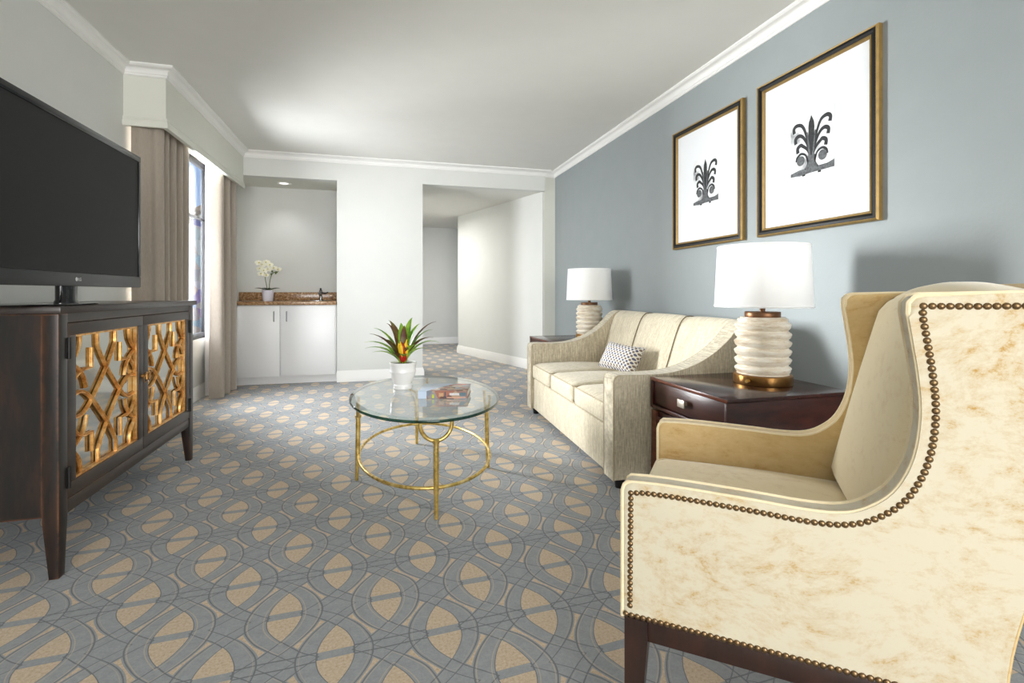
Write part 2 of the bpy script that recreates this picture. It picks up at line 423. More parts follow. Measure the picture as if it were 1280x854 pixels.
# ------------------------------------------------------------------ the room
XL, XR, YB, ZC, YR = -1.63, 2.162, 5.861, 2.52, -5.0
XP, YP0, ZP = -1.383, 3.853, 2.115               # curtain pelmet
NY, NZ, NX = 6.47, 2.256, -0.44                   # wet bar niche
HX, HZ, HY = 0.508, 2.27, 9.75                    # hall opening
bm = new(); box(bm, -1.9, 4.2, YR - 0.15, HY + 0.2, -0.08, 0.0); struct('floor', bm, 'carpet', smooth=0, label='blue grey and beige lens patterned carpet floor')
bm = new(); box(bm, -1.9, XR + 0.15, YR - 0.15, YB + 0.05, ZC, ZC + 0.1); struct('ceiling', bm, 'ceiling', smooth=0)
bm = new(); box(bm, -0.5, 4.2, YB + 0.10, HY + 0.2, HZ, HZ + 0.1); struct('ceiling_hall', bm, 'ceiling', smooth=0)
bm = new(); box(bm, XL - 0.1, NX, YB + 0.10, NY + 0.1, NZ, NZ + 0.1); struct('ceiling_niche', bm, 'pelmet', smooth=0)
WY0, WY1, WZ0, WZ1 = 4.02, 5.53, 0.56, 2.26       # side window opening
bm = new()
box(bm, XL - 0.045, XL, YR, WY0, 0, ZC); box(bm, XL - 0.045, XL, WY1, NY + 0.1, 0, ZC)
box(bm, XL - 0.045, XL, WY0, WY1, 0, WZ0); box(bm, XL - 0.045, XL, WY0, WY1, WZ1, ZC)
struct('wall_left', bm, 'wall', smooth=0)
bm = new(); box(bm, XR, XR + 0.12, YR, YB + 0.14, 0, ZC); struct('wall_right', bm, 'wall_blue', smooth=0)
bm = new()                                        # back wall: headers, pier, corner strip
box(bm, XL, NX, YB, YB + 0.10, NZ, ZC); box(bm, NX, HX, YB, NY + 0.1, 0, ZC)
box(bm, HX, 2.015, YB, YB + 0.10, HZ, ZC)
struct('wall_back', bm, 'wall', smooth=0)
bm = new(); box(bm, 2.015, XR, YB + 0.04, YB + 0.14, 0, ZC); struct('wall_corner_strip', bm, 'pelmet', smooth=0)
bm = new(); box(bm, XL, NX, NY, NY + 0.1, 0, NZ); struct('wall_niche', bm, 'wall', smooth=0)
HA, HB = Vector((2.0, YB + 0.05)), Vector((1.295, 8.225))
dd = (HB - HA).normalized(); nn = Vector((-dd.y, dd.x))   # to the left of travel
bm = new(); extrude(bm, [tuple(HA), tuple(HB), tuple(HB - nn * 0.12), tuple(HA - nn * 0.12)], 0, HZ, lambda a, b, t_: (a, b, t_)); struct('wall_hall_right', bm, 'wall', smooth=0)
bm = new(); box(bm, -0.5, 4.2, HY, HY + 0.1, 0, HZ); struct('wall_hall_back', bm, 'wall', smooth=0)
bm = new(); box(bm, -0.5, -0.4, NY + 0.1, HY, 0, HZ); struct('wall_hall_left', bm, 'wall', smooth=0)
bm = new(); box(bm, 4.1, 4.2, 6.0, HY, 0, HZ); struct('wall_hall_far', bm, 'wall', smooth=0)
# unseen rear wall; its wide window is added around the fill lamp
RW = (-1.5, 1.75, 0.45, 2.40)
bm = new()
box(bm, XL, RW[0], YR - 0.12, YR, 0, ZC); box(bm, RW[1], XR, YR - 0.12, YR, 0, ZC)
box(bm, RW[0], RW[1], YR - 0.12, YR, 0, RW[2]); box(bm, RW[0], RW[1], YR - 0.12, YR, RW[3], ZC)
struct('wall_rear', bm, 'wall', smooth=0)

# crown moulding, base boards
def crown_prof(z, p=0.062, h=0.072):
    pts = [(0, z)]
    pts += [(p, z), (p, z - 0.010), (p - 0.006, z - 0.014)]
    for k in range(7):
        a = k / 6 * PI / 2; pts.append((p - 0.010 - (p - 0.026) * math.sin(a), z - 0.018 - (h - 0.038) * (1 - math.cos(a))))
    pts += [(0.016, z - h + 0.018), (0.011, z - h + 0.014), (0.011, z - h + 0.006), (0.006, z - h), (0, z - h)]
    return pts
crown_path = [(XR, YR), (XR, YB + 0.04), (2.015, YB + 0.04), (2.015, YB), (XP, YB), (XP, YP0), (XL, YP0), (XL, YR)]
bm = new(); sweep(bm, crown_path, crown_prof(ZC)); struct('trim_1', bm, 'trim', smooth=30)
base_prof = [(0, 0), (0.016, 0), (0.016, 0.088), (0.012, 0.094), (0.012, 0.106), (0.007, 0.114), (0.005, 0.124), (0, 0.126)]
bm = new(); sweep(bm, [(XL, YB + 0.05), (XL, YR)], base_prof); struct('baseboard_left', bm, 'trim')
bm = new(); sweep(bm, [(HX, NY), (HX, YB), (NX, YB)], base_prof); struct('baseboard_back', bm, 'trim')
bm = new(); sweep(bm, [(XR, YR), (XR, YB + 0.04)], base_prof); struct('baseboard_right', bm, 'trim')
bm = new(); sweep(bm, [tuple(HB - nn * 0.12), tuple(HB), tuple(HA)][::-1], base_prof); struct('baseboard_hall_right', bm, 'trim')
bm = new(); sweep(bm, [(4.1, HY), (-0.4, HY)], base_prof); struct('baseboard_hall_back', bm, 'trim')

# pelmet box over the curtains
bm = new(); box(bm, XP - 0.022, XP, YP0, YB, ZP, ZC); box(bm, XL, XP - 0.022, YP0, YP0 + 0.022, ZP, ZC)
struct('trim_2', bm, 'pelmet', smooth=0, label='boxed curtain pelmet')
pp = [(-0.002, ZP - 0.004), (0.014, ZP - 0.004), (0.016, ZP + 0.004), (0.016, ZP + 0.030), (0.010, ZP + 0.040), (0.013, ZP + 0.046), (0.006, ZP + 0.060), (-0.002, ZP + 0.062)]
bm = new(); sweep(bm, [(XP, YB), (XP, YP0), (XL, YP0)], pp); struct('trim_3', bm, 'pelmet')

# side window: dark frame, transom bar, two panes
win = bpy.data.objects.new('window_1', None); C.objects.link(win); win['kind'] = 'structure'; win['label'] = 'dark framed window between taupe curtains'
fx0, fx1 = XL - 0.044, XL - 0.012
for a in ((WY0, WY0 + 0.03, WZ0, WZ1), (WY1 - 0.03, WY1, WZ0, WZ1)): bobj('window_frame', 'dark_metal', win, fx0, fx1, *a, bev=0.003)
for a in ((WY0 + 0.03, WY1 - 0.03, WZ0, WZ0 + 0.055), (WY0 + 0.03, WY1 - 0.03, WZ1 - 0.055, WZ1)): bobj('window_frame', 'dark_metal', win, fx0, fx1, *a, bev=0.003)
bobj('transom_bar', 'dark_metal', win, fx0 + 0.006, fx1 - 0.006, WY0 + 0.03, WY1 - 0.03, 1.70, 1.722, bev=0.002)
for z0, z1 in ((WZ0 + 0.055, 1.70), (1.722, WZ1 - 0.055)): bobj('pane', 'pane', win, XL - 0.030, XL - 0.026, WY0 + 0.03, WY1 - 0.03, z0, z1)
win2 = bpy.data.objects.new('added_rear_window', None); C.objects.link(win2); win2['kind'] = 'structure'  # added window, unseen, around the rear fill lamp
for a in ((RW[0], RW[0] + 0.05, RW[2], RW[3]), (RW[1] - 0.05, RW[1], RW[2], RW[3]), (0.1, 0.15, RW[2], RW[3])): bobj('window_frame', 'dark_metal', win2, a[0], a[1], YR - 0.09, YR - 0.02, a[2], a[3])
for a in ((RW[2], RW[2] + 0.05), (RW[3] - 0.05, RW[3])): bobj('window_frame', 'dark_metal', win2, RW[0], RW[1], YR - 0.09, YR - 0.02, *a)

# ------------------------------------------------------------------ outside the window: mural clad tower
tw = thing('mural_tower', 'colourful mosaic mural tower seen outside through the window', 'building', (-4.6, 18.2, -6))
t = NT('mosaic_mural'); t.set(Roughness=0.8)
vo = t.n('ShaderNodeTexVoronoi'); vo.inputs['Scale'].default_value = 3.2; t.l(t.coord(), vo.inputs['Vector'])
sxx = t.n('ShaderNodeSeparateColor'); t.l(vo.outputs['Color'], sxx.inputs[0])
t.col(t.ramp(sxx.outputs[0], [(0.0, srgb(96, 140, 190)), (0.2, srgb(214, 196, 160)), (0.38, srgb(206, 150, 120)), (0.55, srgb(120, 176, 178)), (0.7, srgb(240, 226, 200)), (0.85, srgb(176, 120, 150)), (1.0, srgb(70, 100, 170))]))
mural = t.m
bobj('tower_wall', mural, tw, -1.2, 4.0, 0, 3.0, 0, 9.5)
bm = new(); extrude(bm, [(-1.45, 9.45), (1.4, 11.0), (4.3, 9.45), (4.3, 9.30), (1.4, 10.8), (-1.45, 9.30)], -0.4, 3.4, lambda a, b, q: (a, q, b)); obj('roof', plain('roof_tile', srgb(176, 140, 104), 0.8, var=0.1), tw, 0)
bm = new(); extrude(bm, [(-1.2, 9.5), (1.4, 10.8), (4.0, 9.5)], 0.0, 3.0, lambda a, b, q: (a, q, b)); obj('gable', mural, tw, 0)
gnd = new(); box(gnd, -60, 60, 10.5, 90, -6.2, -6.0); struct('ground_outside', gnd, plain('street_paving', srgb(170, 166, 160), 0.9, var=0.1), smooth=0)

# ------------------------------------------------------------------ curtains
def curtain(name, label, mat_, path, z0, z1, thick=0.006, flare=0.0, group=None, cat='curtain'):
    pts = spline([(p[0], p[1], 0) for p in path], 6)
    N = len(pts); bm = new(); rows = 14; F, B = [], []
    cx = sum(p.x for p in pts) / N; cy = sum(p.y for p in pts) / N
    for r in range(rows + 1):
        s = r / rows; z = z0 + (z1 - z0) * s; k = 1 + flare * (1 - s) ** 1.5
        fr, bk = [], []
        for i, p in enumerate(pts):
            d = (pts[min(i + 1, N - 1)] - pts[max(i - 1, 0)]).normalized(); nrm = Vector((-d.y, d.x, 0))
            sway = 0.006 * math.sin(3.1 * s + i * 0.45) * (1 - s)
            q = Vector((cx + (p.x - cx) * (1 + flare * 0.5 * (1 - s)), cy + (p.y - cy) * k, z)) + nrm * sway
            fr.append(bm.verts.new(q + nrm * thick / 2)); bk.append(bm.verts.new(q - nrm * thick / 2))
        F.append(fr); B.append(bk)
    for r in range(rows):
        for i in range(N - 1):
            bm.faces.new((F[r][i], F[r][i + 1], F[r + 1][i + 1], F[r + 1][i])); bm.faces.new((B[r][i + 1], B[r][i], B[r + 1][i], B[r + 1][i + 1]))
        bm.faces.new((F[r][0], F[r + 1][0], B[r + 1][0], B[r][0])); bm.faces.new((F[r][-1], B[r][-1], B[r + 1][-1], F[r + 1][-1]))
    for i in range(N - 1):
        bm.faces.new((F[0][i], B[0][i], B[0][i + 1], F[0][i + 1])); bm.faces.new((F[-1][i], F[-1][i + 1], B[-1][i + 1], B[-1][i]))
    return tag(obj(name, bm, mat_, None, 70), label, cat, group)
p1 = [(-1.605, 3.905), (-1.55, 3.892), (-1.50, 3.915), (-1.455, 3.90), (-1.43, 3.95)]
for k in range(9): p1.append((-1.475 + (0.038 if k % 2 else -0.038), 3.99 + 0.064 * k))
curtain('curtain', 'taupe floor-length curtain hanging behind the television', 'curtain', p1, 0.02, 2.36, group='taupe window curtains')
p2 = [(-1.51, 5.21), (-1.42, 5.235), (-1.42, 5.28), (-1.50, 5.32), (-1.50, 5.37), (-1.415, 5.41), (-1.415, 5.46), (-1.50, 5.50), (-1.50, 5.55), (-1.41, 5.59), (-1.405, 5.66), (-1.44, 5.74)]
curtain('curtain', 'taupe floor-length curtain hanging beside the white wet bar cabinet', 'curtain', p2, 0.012, 2.36, flare=0.12, group='taupe window curtains')
p3 = []
for k in range(11): p3.append((-1.575 + (0.018 if k % 2 else -0.018), 5.36 + 0.028 * k))
curtain('sheer_curtain', 'thin white sheer curtain gathered between the window and the taupe curtain', 'sheer', p3, 0.012, 2.36, thick=0.003, flare=0.1)

# ------------------------------------------------------------------ wet bar
cab = thing('base_cabinet', 'white two-door base cabinet under the granite counter', 'cabinet', (0, 0, 0))
cx0, cx1 = -1.57, -0.446
bobj('body', 'lacquer', cab, cx0, cx1, 5.885, 6.46, 0.088, 0.864)
bobj('toe_kick', 'lacquer', cab, cx0, cx1, 5.93, 6.40, 0.0, 0.088)
for x0, x1, hx in ((-1.56, -1.027, -1.083), (-1.018, -0.462, -0.956)):
    d = bobj('door', 'lacquer', cab, x0, x1, 5.863, 5.883, 0.092, 0.856, bev=0.002)
    bm = new(); tube(bm, [(hx, 5.863, 0.795), (hx, 5.842, 0.795), (hx, 5.842, 0.688), (hx, 5.863, 0.688)], 0.005, 6); obj('handle', 'chrome', d)
ct = thing('granite_countertop', 'brown granite countertop with backsplash over the white cabinet', 'countertop')
bobj('counter_slab', 'granite', ct, cx0, cx1, 5.846, 6.466, 0.866, 0.905, bev=0.004)
bobj('backsplash', 'granite', ct, cx0, cx1, 6.444, 6.468, 0.906, 1.006, bev=0.003)
bm = new(); lathe(bm, [(0.165, 0.0005), (0.165, 0.005), (0.150, 0.006), (0.145, 0.002), (0.06, 0.0015), (0.0, 0.0015)], (-0.68, 6.14, 0.905), 32, 1.0, 0.85)
tag(obj('sink', bm, 'chrome'), 'round steel sink rim set into the granite counter', 'sink')
fa = thing('faucet', 'small dark chrome faucet on the granite counter', 'faucet', (-0.66, 6.35, 0.906))
bm = new(); lathe(bm, [(0, 0), (0.026, 0), (0.026, 0.008), (0.017, 0.012), (0.017, 0.11), (0.019, 0.12), (0, 0.122)], seg=20); obj('body', 'chrome', fa)
bm = new(); tube(bm, [(0, 0, 0.06), (0, -0.05, 0.085), (0, -0.11, 0.095), (0, -0.125, 0.08)], 0.011, 10); obj('spout', 'chrome', fa)
bm = new(); tube(bm, [(0.004, 0, 0.10), (0.05, 0.0, 0.085), (0.085, 0.0, 0.10)], [0.009, 0.008, 0.007], 8); obj('lever', 'dark_metal', fa)
bm = new(); tube(bm, [(0, 0, 0.12), (0, 0.0, 0.15)], [0.012, 0.009], 10); obj('cap', 'dark_metal', fa)

# orchid
oc = thing('potted_orchid', 'white orchid in a pale cylindrical pot on the granite counter', 'plant', (-1.175, 6.02, 0.906))
bm = new(); lathe(bm, [(0, 0), (0.047, 0), (0.052, 0.006), (0.062, 0.118), (0.062, 0.122), (0.056, 0.122), (0.054, 0.105), (0, 0.105)], seg=28); obj('pot', 'pot_lilac', oc)
bm = new(); lathe(bm, [(0, 0.11), (0.03, 0.109), (0.0535, 0.106)], seg=16); obj('soil', 'soil', oc)
def blade(bm, base, dirv, length, width, rise, droop, n=8, fold=0.25, thick=0.0012):
    """a leaf: arched, folded along its midrib, with thickness"""
    base = Vector(base); d = Vector((dirv[0], dirv[1], 0)).normalized(); sd = Vector((-d.y, d.x, 0)); tops, bots = [], []
    for k in range(n + 1):
        s = k / n; c = base + d * (length * s) + Vector((0, 0, rise * s - droop * s * s))
        w = width * (math.sin(PI * min(1, 0.12 + 0.88 * s)) ** 0.7) * (1 - 0.15 * s) if s < 1 else 0.0015
        row = []
        for e in (-1, 0, 1): row.append(c + sd * (w / 2 * e) + Vector((0, 0, abs(e) * w * fold)))
        tops.append([bm.verts.new(p) for p in row]); bots.append([bm.verts.new(p - Vector((0, 0, thick))) for p in row])
    for k in range(n):
        for e in range(2):
            bm.faces.new((tops[k][e], tops[k][e + 1], tops[k + 1][e + 1], tops[k + 1][e])); bm.faces.new((bots[k][e + 1], bots[k][e], bots[k + 1][e], bots[k + 1][e + 1]))
        for e in (0, 2): bm.faces.new((tops[k][e], tops[k + 1][e], bots[k + 1][e], bots[k][e]))
    bm.faces.new(tops[0] + bots[0][::-1]); bm.faces.new(tops[-1][::-1] + bots[-1])
for dx, dy, ln in ((-1, -0.15, 0.13), (1, -0.2, 0.13), (-0.5, -1, 0.09), (0.6, -0.9, 0.09)):
    bm = new(); blade(bm, (0, 0, 0.108), (dx, dy), ln, 0.035, 0.085, 0.05, 7); obj('leaf', 'leaf_dark', oc)
stems = [spline([(0.0, 0, 0.108), (-0.02, -0.01, 0.22), (-0.035, -0.015, 0.33), (-0.075, -0.02, 0.40)], 5), spline([(0.012, 0, 0.108), (0.02, 0, 0.22), (0.05, 0.0, 0.31), (0.11, -0.01, 0.335)], 5)]
for s_ in stems:
    bm = new(); tube(bm, s_, 0.004, 6); obj('stem', 'stem_green', oc)
def orchid_flower(c, ry, s=1.0):
    c = Vector(c); R = Matrix.Rotation(ry, 3, 'Z') @ Matrix.Rotation(-0.25, 3, 'X')
    bm = new()
    for k, (a, ln, w) in enumerate(((90, 0.036, 0.030), (20, 0.042, 0.042), (160, 0.042, 0.042), (215, 0.036, 0.028), (325, 0.036, 0.028))):
        a = math.radians(a); d = Vector((math.cos(a), 0, math.sin(a))); sd = Vector((-d.z, 0, d.x))
        ring = []
        for j in range(10):
            q = 2 * PI * j / 10
            p = d * (ln * 0.5 + ln * 0.5 * math.cos(q)) + sd * (w * 0.5 * math.sin(q)) + Vector((0, 0.006 * math.cos(q) - 0.002 * k, 0))
            ring.append(p * s)
        A = [bm.verts.new(c + R @ p) for p in ring]; B = [bm.verts.new(c + R @ (p + Vector((0, 0.002, 0)))) for p in ring]
        bm.faces.new(A); bm.faces.new(B[::-1])
        for j in range(10): bm.faces.new((A[j], B[j], B[(j + 1) % 10], A[(j + 1) % 10]))
    o = obj('blossom', 'petal', oc)
    bm = new(); lathe(bm, [(0, -0.008), (0.008, -0.004), (0.009, 0.004), (0, 0.010)], tuple(c + R @ Vector((0, -0.008, 0))), 8); obj('lip', 'petal_core', o)
for c_, ry, s in (((-0.085, -0.03, 0.42), 0.4, 1.0), ((-0.045, -0.045, 0.40), -0.2, 1.05), ((-0.01, -0.04, 0.425), 0.1, 1.05), ((0.025, -0.03, 0.40), 0.3, 0.95), ((-0.07, -0.05, 0.355), 0.0, 1.0), ((-0.03, -0.06, 0.335), 0.3, 1.05), ((0.015, -0.05, 0.35), -0.3, 1.0), ((-0.06, -0.05, 0.30), 0.2, 0.9), ((0.07, -0.03, 0.365), -0.2, 0.85), ((0.115, -0.03, 0.35), -0.4, 0.85), ((-0.005, -0.05, 0.285), 0.1, 0.7)):
    orchid_flower(c_, ry, s)
for p_ in ((0.05, -0.03, 0.33), (0.085, -0.03, 0.31), (0.04, -0.02, 0.30), (0.095, -0.02, 0.325)):
    bm = new(); lathe(bm, [(0, -0.014), (0.010, -0.004), (0.010, 0.006), (0, 0.014)], p_, 8); obj('bud', 'stem_green', oc)

# recessed light in the niche soffit
rl = thing('recessed_light', 'round recessed downlight in the niche soffit', 'ceiling light', (-1.035, 6.17, NZ))
bm = new(); lathe(bm, [(0.048, 0.0), (0.078, -0.001), (0.080, -0.004), (0.074, -0.008), (0.052, -0.006), (0.048, 0.0)], seg=32); obj('trim_ring', 'trim', rl)
t = NT('lit_lamp_face'); t.b.inputs['Emission Color'].default_value = (1, 0.96, 0.9, 1); t.b.inputs['Emission Strength'].default_value = 1.2; t.col(srgb(240, 240, 238))
bm = new(); lathe(bm, [(0, -0.004), (0.025, -0.0045), (0.05, -0.003)], seg=28); obj('lens', t.m, rl)
li = bpy.data.lights.new('niche_downlight', 'SPOT'); li.energy = 6; li.spot_size = math.radians(110); li.spot_blend = 0.8; li.shadow_soft_size = 0.05
lo = bpy.data.objects.new('niche_downlight', li); C.objects.link(lo); lo.location = (-1.035, 6.17, NZ - 0.02)
# fill lamp added to brighten the hall, unseen behind the pier
area('hall_fill', (0.25, 7.7, HZ - 0.09), (0, 0, 0), 1.1, 1.1, 30, (1, 0.98, 0.95))

# ------------------------------------------------------------------ sideboard
SB = thing('sideboard', 'dark distressed wooden sideboard with gilded fretwork mirror doors', 'sideboard', (0, 0, 0))
sx0, sx1, sy0, sy1 = -1.575, -1.075, 2.085, 3.392
bobj('top', 'espresso_top', SB, sx0 - 0.004, sx1 + 0.015, sy0 - 0.018, sy1 + 0.018, 0.926, 0.953, bev=0.004)
bobj('side_panel', 'espresso', SB, sx0 + 0.02, sx1 - 0.05, sy0 + 0.006, sy0 + 0.026, 0.215, 0.925)
bobj('side_panel', 'espresso', SB, sx0 + 0.02, sx1 - 0.05, sy1 - 0.026, sy1 - 0.006, 0.215, 0.925)
bobj('back_panel', 'espresso', SB, sx0 + 0.005, sx0 + 0.018, sy0 + 0.05, sy1 - 0.05, 0.215, 0.925)
bobj('bottom_board', 'espresso', SB, sx0 + 0.02, sx1 - 0.03, sy0 + 0.027, sy1 - 0.027, 0.222, 0.240)
bobj('top_rail', 'espresso_front', SB, sx1 - 0.04, sx1 - 0.004, sy0 + 0.056, sy1 - 0.056, 0.893, 0.9255)
bobj('bottom_rail', 'espresso_front', SB, sx1 - 0.04, sx1 - 0.004, sy0 + 0.056, sy1 - 0.056, 0.205, 0.2545, bev=0.003)
for yy, fr in ((sy0, 1), (sy1 - 0.056, 1), (sy0, 0), (sy1 - 0.056, 0)):
    xx = sx1 - 0.05 if fr else sx0
    bm = new(); n0 = len(bm.verts)
    lv = [(0.0, 0.010, 0.009), (0.20, 0.0, 0.0), (0.925, 0.0, 0.0)]; rings = []
    for z, ix, iy in lv:
        far = yy > 2.5
        x0, x1 = (xx + ix * 2, xx + 0.05) if fr else (xx, xx + 0.05 - ix * 2)
        y0, y1 = (yy + iy * 2, yy + 0.056) if far else (yy, yy + 0.056 - iy * 2)
        rings.append([bm.verts.new(p) for p in ((x0, y0, z), (x1, y0, z), (x1, y1, z), (x0, y1, z))])
    for A, B in zip(rings, rings[1:]):
        for k in range(4): bm.faces.new((A[k], A[(k + 1) % 4], B[(k + 1) % 4], B[k]))
    bm.faces.new(rings[0][::-1]); bm.faces.new(rings[-1])
    es = [e for e in bm.edges if abs(e.verts[0].co.z - e.verts[1].co.z) > 0.05]
    bmesh.ops.bevel(bm, geom=es, offset=0.004, segments=2, profile=0.5, affect='EDGES')
    obj('leg', 'espresso', SB)
def strip(bm, pts, w=0.0135, dep=0.010):
    """fretwork strip in the YZ plane: twin ridged moulding swept along pts (y,z)"""
    prof = [(-0.5, 0), (-0.5, 0.55), (-0.36, 1.0), (-0.10, 0.80), (0, 0.42), (0.10, 0.80), (0.36, 1.0), (0.5, 0.55), (0.5, 0)]
    n = len(pts); rows = []
    for i in range(n):
        a, b = Vector(pts[max(i - 1, 0)]), Vector(pts[min(i + 1, n - 1)]); d = (b - a).normalized(); nr = Vector((-d.y, d.x))
        if 0 < i < n - 1:
            d0 = (Vector(pts[i]) - a).normalized(); k = max(0.55, d0.dot(d)); 
        else: k = 1
        rows.append([bm.verts.new((dep * h, pts[i][0] + nr.x * w * o / k, pts[i][1] + nr.y * w * o / k)) for o, h in prof])
    m = len(prof)
    for A, B in zip(rows, rows[1:]):
        for j in range(m): bm.faces.new((A[j], A[(j + 1) % m], B[(j + 1) % m], B[j]))
    bm.faces.new(rows[0][::-1]); bm.faces.new(rows[-1])
def pl(pts, n=6): return [(p.x, p.y) for p in spline([(a, b, 0) for a, b in pts], n)]
half = [
    pl([(0.115, 0.0), (0.115, 0.05), (0.10, 0.10), (0.055, 0.155), (0.0, 0.19)]),
    [(0.36, 0.0), (0.36, 0.10)] + pl([(0.365, 0.115), (0.50, 0.285), (0.70, 0.48)], 6) + pl([(0.72, 0.495), (0.79, 0.55), (0.88, 0.585), (1.0, 0.575)], 5),
    pl([(0.0, 0.205), (0.09, 0.245), (0.165, 0.315), (0.20, 0.40)], 6),
    [(0.275, 0.115), (0.275, 0.262), (0.19, 0.262)] + pl([(0.17, 0.262), (0.09, 0.285), (0.03, 0.335), (0.0, 0.385)], 5),
]
def fret(door, y0, y1, z0, z1, x):
    for src in half:
        for mu in (0, 1):
            for mv in (0, 1):
                pts = []
                for u_, v_ in src:
                    u_ = 1 - u_ if mu else u_; v_ = 1 - v_ if mv else v_
                    pts.append((y0 + (y1 - y0) * u_, z1 - (z1 - z0) * v_))
                bm = new(); strip(bm, pts)
                dz = 0.0012 * (mu + 2 * mv)
                for v in bm.verts: v.co.x += x + dz
                obj('fret_strip', 'gilt', door, 30)
for k, (dy0, dy1, oy0, oy1) in enumerate(((2.142, 2.736, 2.193, 2.692), (2.741, 3.335, 2.790, 3.288))):
    dz0, dz1, oz0, oz1 = 0.2575, 0.890, 0.312, 0.845
    x0, x1 = sx1 - 0.024, sx1 - 0.001
    dv = thing('door', '', '') ; del dv['label']; del dv['category']; dv.parent = SB
    for a in ((dy0, dy1, oz1, dz1), (dy0, dy1, dz0, oz0)): bobj('rail', 'espresso_front', dv, x0, x1, *a, bev=0.002)
    for a in ((dy0, oy0, oz0, oz1), (oy1, dy1, oz0, oz1)): bobj('stile', 'espresso_front', dv, x0, x1, *a, bev=0.002)
    bobj('mirror_panel', 'mirror', dv, x0 - 0.006, x0 - 0.001, oy0 - 0.01, oy1 + 0.01, oz0 - 0.01, oz1 + 0.01)
    for a in ((oy0, oy0 + 0.008, oz0, oz1), (oy1 - 0.008, oy1, oz0, oz1), (oy0, oy1, oz0, oz0 + 0.008), (oy0, oy1, oz1 - 0.008, oz1)):
        bobj('gilt_edge', 'gilt', dv, x0, x0 + 0.017, *a)
    fret(dv, oy0, oy1, oz0, oz1, x0)
    hy = dy0 - 0.001 if k == 0 else dy1 + 0.001
    for hz in (0.335, 0.80):
        bm = new(); box(bm, sx1 - 0.004, sx1 + 0.002, hy - 0.012, hy + 0.012, hz - 0.036, hz + 0.036); tube(bm, [(sx1 + 0.003, hy, hz - 0.038), (sx1 + 0.003, hy, hz + 0.038)], 0.006, 8)
        obj('hinge', 'black_iron', dv)
    ky = dy1 - 0.012 if k == 0 else dy0 + 0.012
    bm = new(); tube(bm, [(sx1 - 0.002, ky, 0.605), (sx1 + 0.018, ky, 0.605)], [0.010, 0.006], 10); tube(bm, [(sx1 + 0.018, ky, 0.59), (sx1 + 0.018, ky, 0.625)], [0.006, 0.004], 8); obj('knob', 'brass', dv)
    bm = new(); tube(bm, [(sx1 + 0.020 + 0.004 * math.sin(2 * PI * j / 20), ky + 0.022 * math.cos(2 * PI * j / 20) + (0.012 if k else -0.012), 0.60 + 0.022 * math.sin(2 * PI * j / 20)) for j in range(20)], 0.003, 6, closed=True); obj('ring_pull', 'brass', dv)

# ------------------------------------------------------------------ television
TV = thing('television', 'flat black television standing on the dark sideboard', 'television', (-1.10, 2.249, 0.953))
w2, z0, z1 = 0.515, 0.072, 0.697
bobj('housing', 'gloss_black', TV, -0.055, -0.012, -w2, w2, z0, z1, bev=0.008)
bobj('bezel', 'bezel', TV, -0.0115, 0.004, -w2, w2, z0, z0 + 0.050, bev=0.003)
bobj('bezel', 'gloss_black', TV, -0.0115, 0.004, -w2, w2, z1 - 0.028, z1, bev=0.003)
for s in (-1, 1): bobj('bezel', 'gloss_black', TV, -0.0115, 0.004, min(s * w2, s * (w2 - 0.022)), max(s * w2, s * (w2 - 0.022)), z0 + 0.0505, z1 - 0.0285, bev=0.002)
bobj('screen', 'screen', TV, -0.0115, 0.0005, -w2 + 0.0225, w2 - 0.0225, z0 + 0.0505, z1 - 0.0285)
bm = new(); lathe(bm, [(0, 0.006), (0.052, 0.006), (0.052, 0.012), (0.046, 0.020), (0.046, 0.072), (0, 0.072)], (-0.035, 0, 0), 28, 0.6, 1.0); obj('neck', 'gloss_black', TV)
bm = new(); lathe(bm, [(0, 0), (0.27, 0), (0.275, 0.003), (0.27, 0.0055), (0, 0.0058)], (-0.12, 0, 0.0005), 40, 0.52, 1.0); obj('stand_base', 'gloss_black', TV)
bm = new(); lathe(bm, [(0, 0), (0.0075, 0), (0.0075, 0.0006), (0, 0.0006)], (0, 0, 0), 20)
lg = obj('logo', 'white_mark', TV); lg.rotation_euler = (PI / 2, 0, PI / 2); lg.location = (0.0042, -0.014, z0 + 0.026)
cu = bpy.data.curves.new('lettering', 'FONT'); cu.body = 'LG'; cu.size = 0.017; cu.extrude = 0.0003
tmp = bpy.data.objects.new('tmp', cu); C.objects.link(tmp); dg = bpy.context.evaluated_depsgraph_get(); dg.update()
me = bpy.data.meshes.new_from_object(tmp.evaluated_get(dg)); bpy.data.objects.remove(tmp)
me.materials.clear(); me.materials.append(M['white_mark']); lt = bpy.data.objects.new('lettering', me); C.objects.link(lt); lt.parent = TV
lt.rotation_euler = (PI / 2, 0, PI / 2); lt.location = (0.0046, -0.003, z0 + 0.020)

# ------------------------------------------------------------------ coffee table
CT = thing('coffee_table', 'oval glass coffee table with hammered brass legs', 'coffee table', (0.25, 2.765, 0))
GA, GB, GZ = 0.395, 0.60, 0.452
E_ = lambda r, d, q, z: ((GA + d) * math.cos(q) * r, (GB + d) * math.sin(q) * r, z)
def oval(bm, levels, seg=72, cap_top=False, cap_bot=False):
    rows = [[bm.verts.new(((GA + d) * math.cos(2 * PI * k / seg), (GB + d) * math.sin(2 * PI * k / seg), z)) for k in range(seg)] for d, z in levels]
    for A, B in zip(rows, rows[1:]):
        for k in range(seg): bm.faces.new((A[k], A[(k + 1) % seg], B[(k + 1) % seg], B[k]))
    if cap_top: bm.faces.new(rows[-1])
    if cap_bot: bm.faces.new(rows[0][::-1])
bm = new(); seg = 72
ring = [bm.verts.new(((GA - 0.03) * math.cos(2 * PI * k / seg), (GB - 0.03) * math.sin(2 * PI * k / seg), GZ)) for k in range(seg)]; bm.faces.new(ring)
glass = obj('glass_top', 'table_glass', CT)
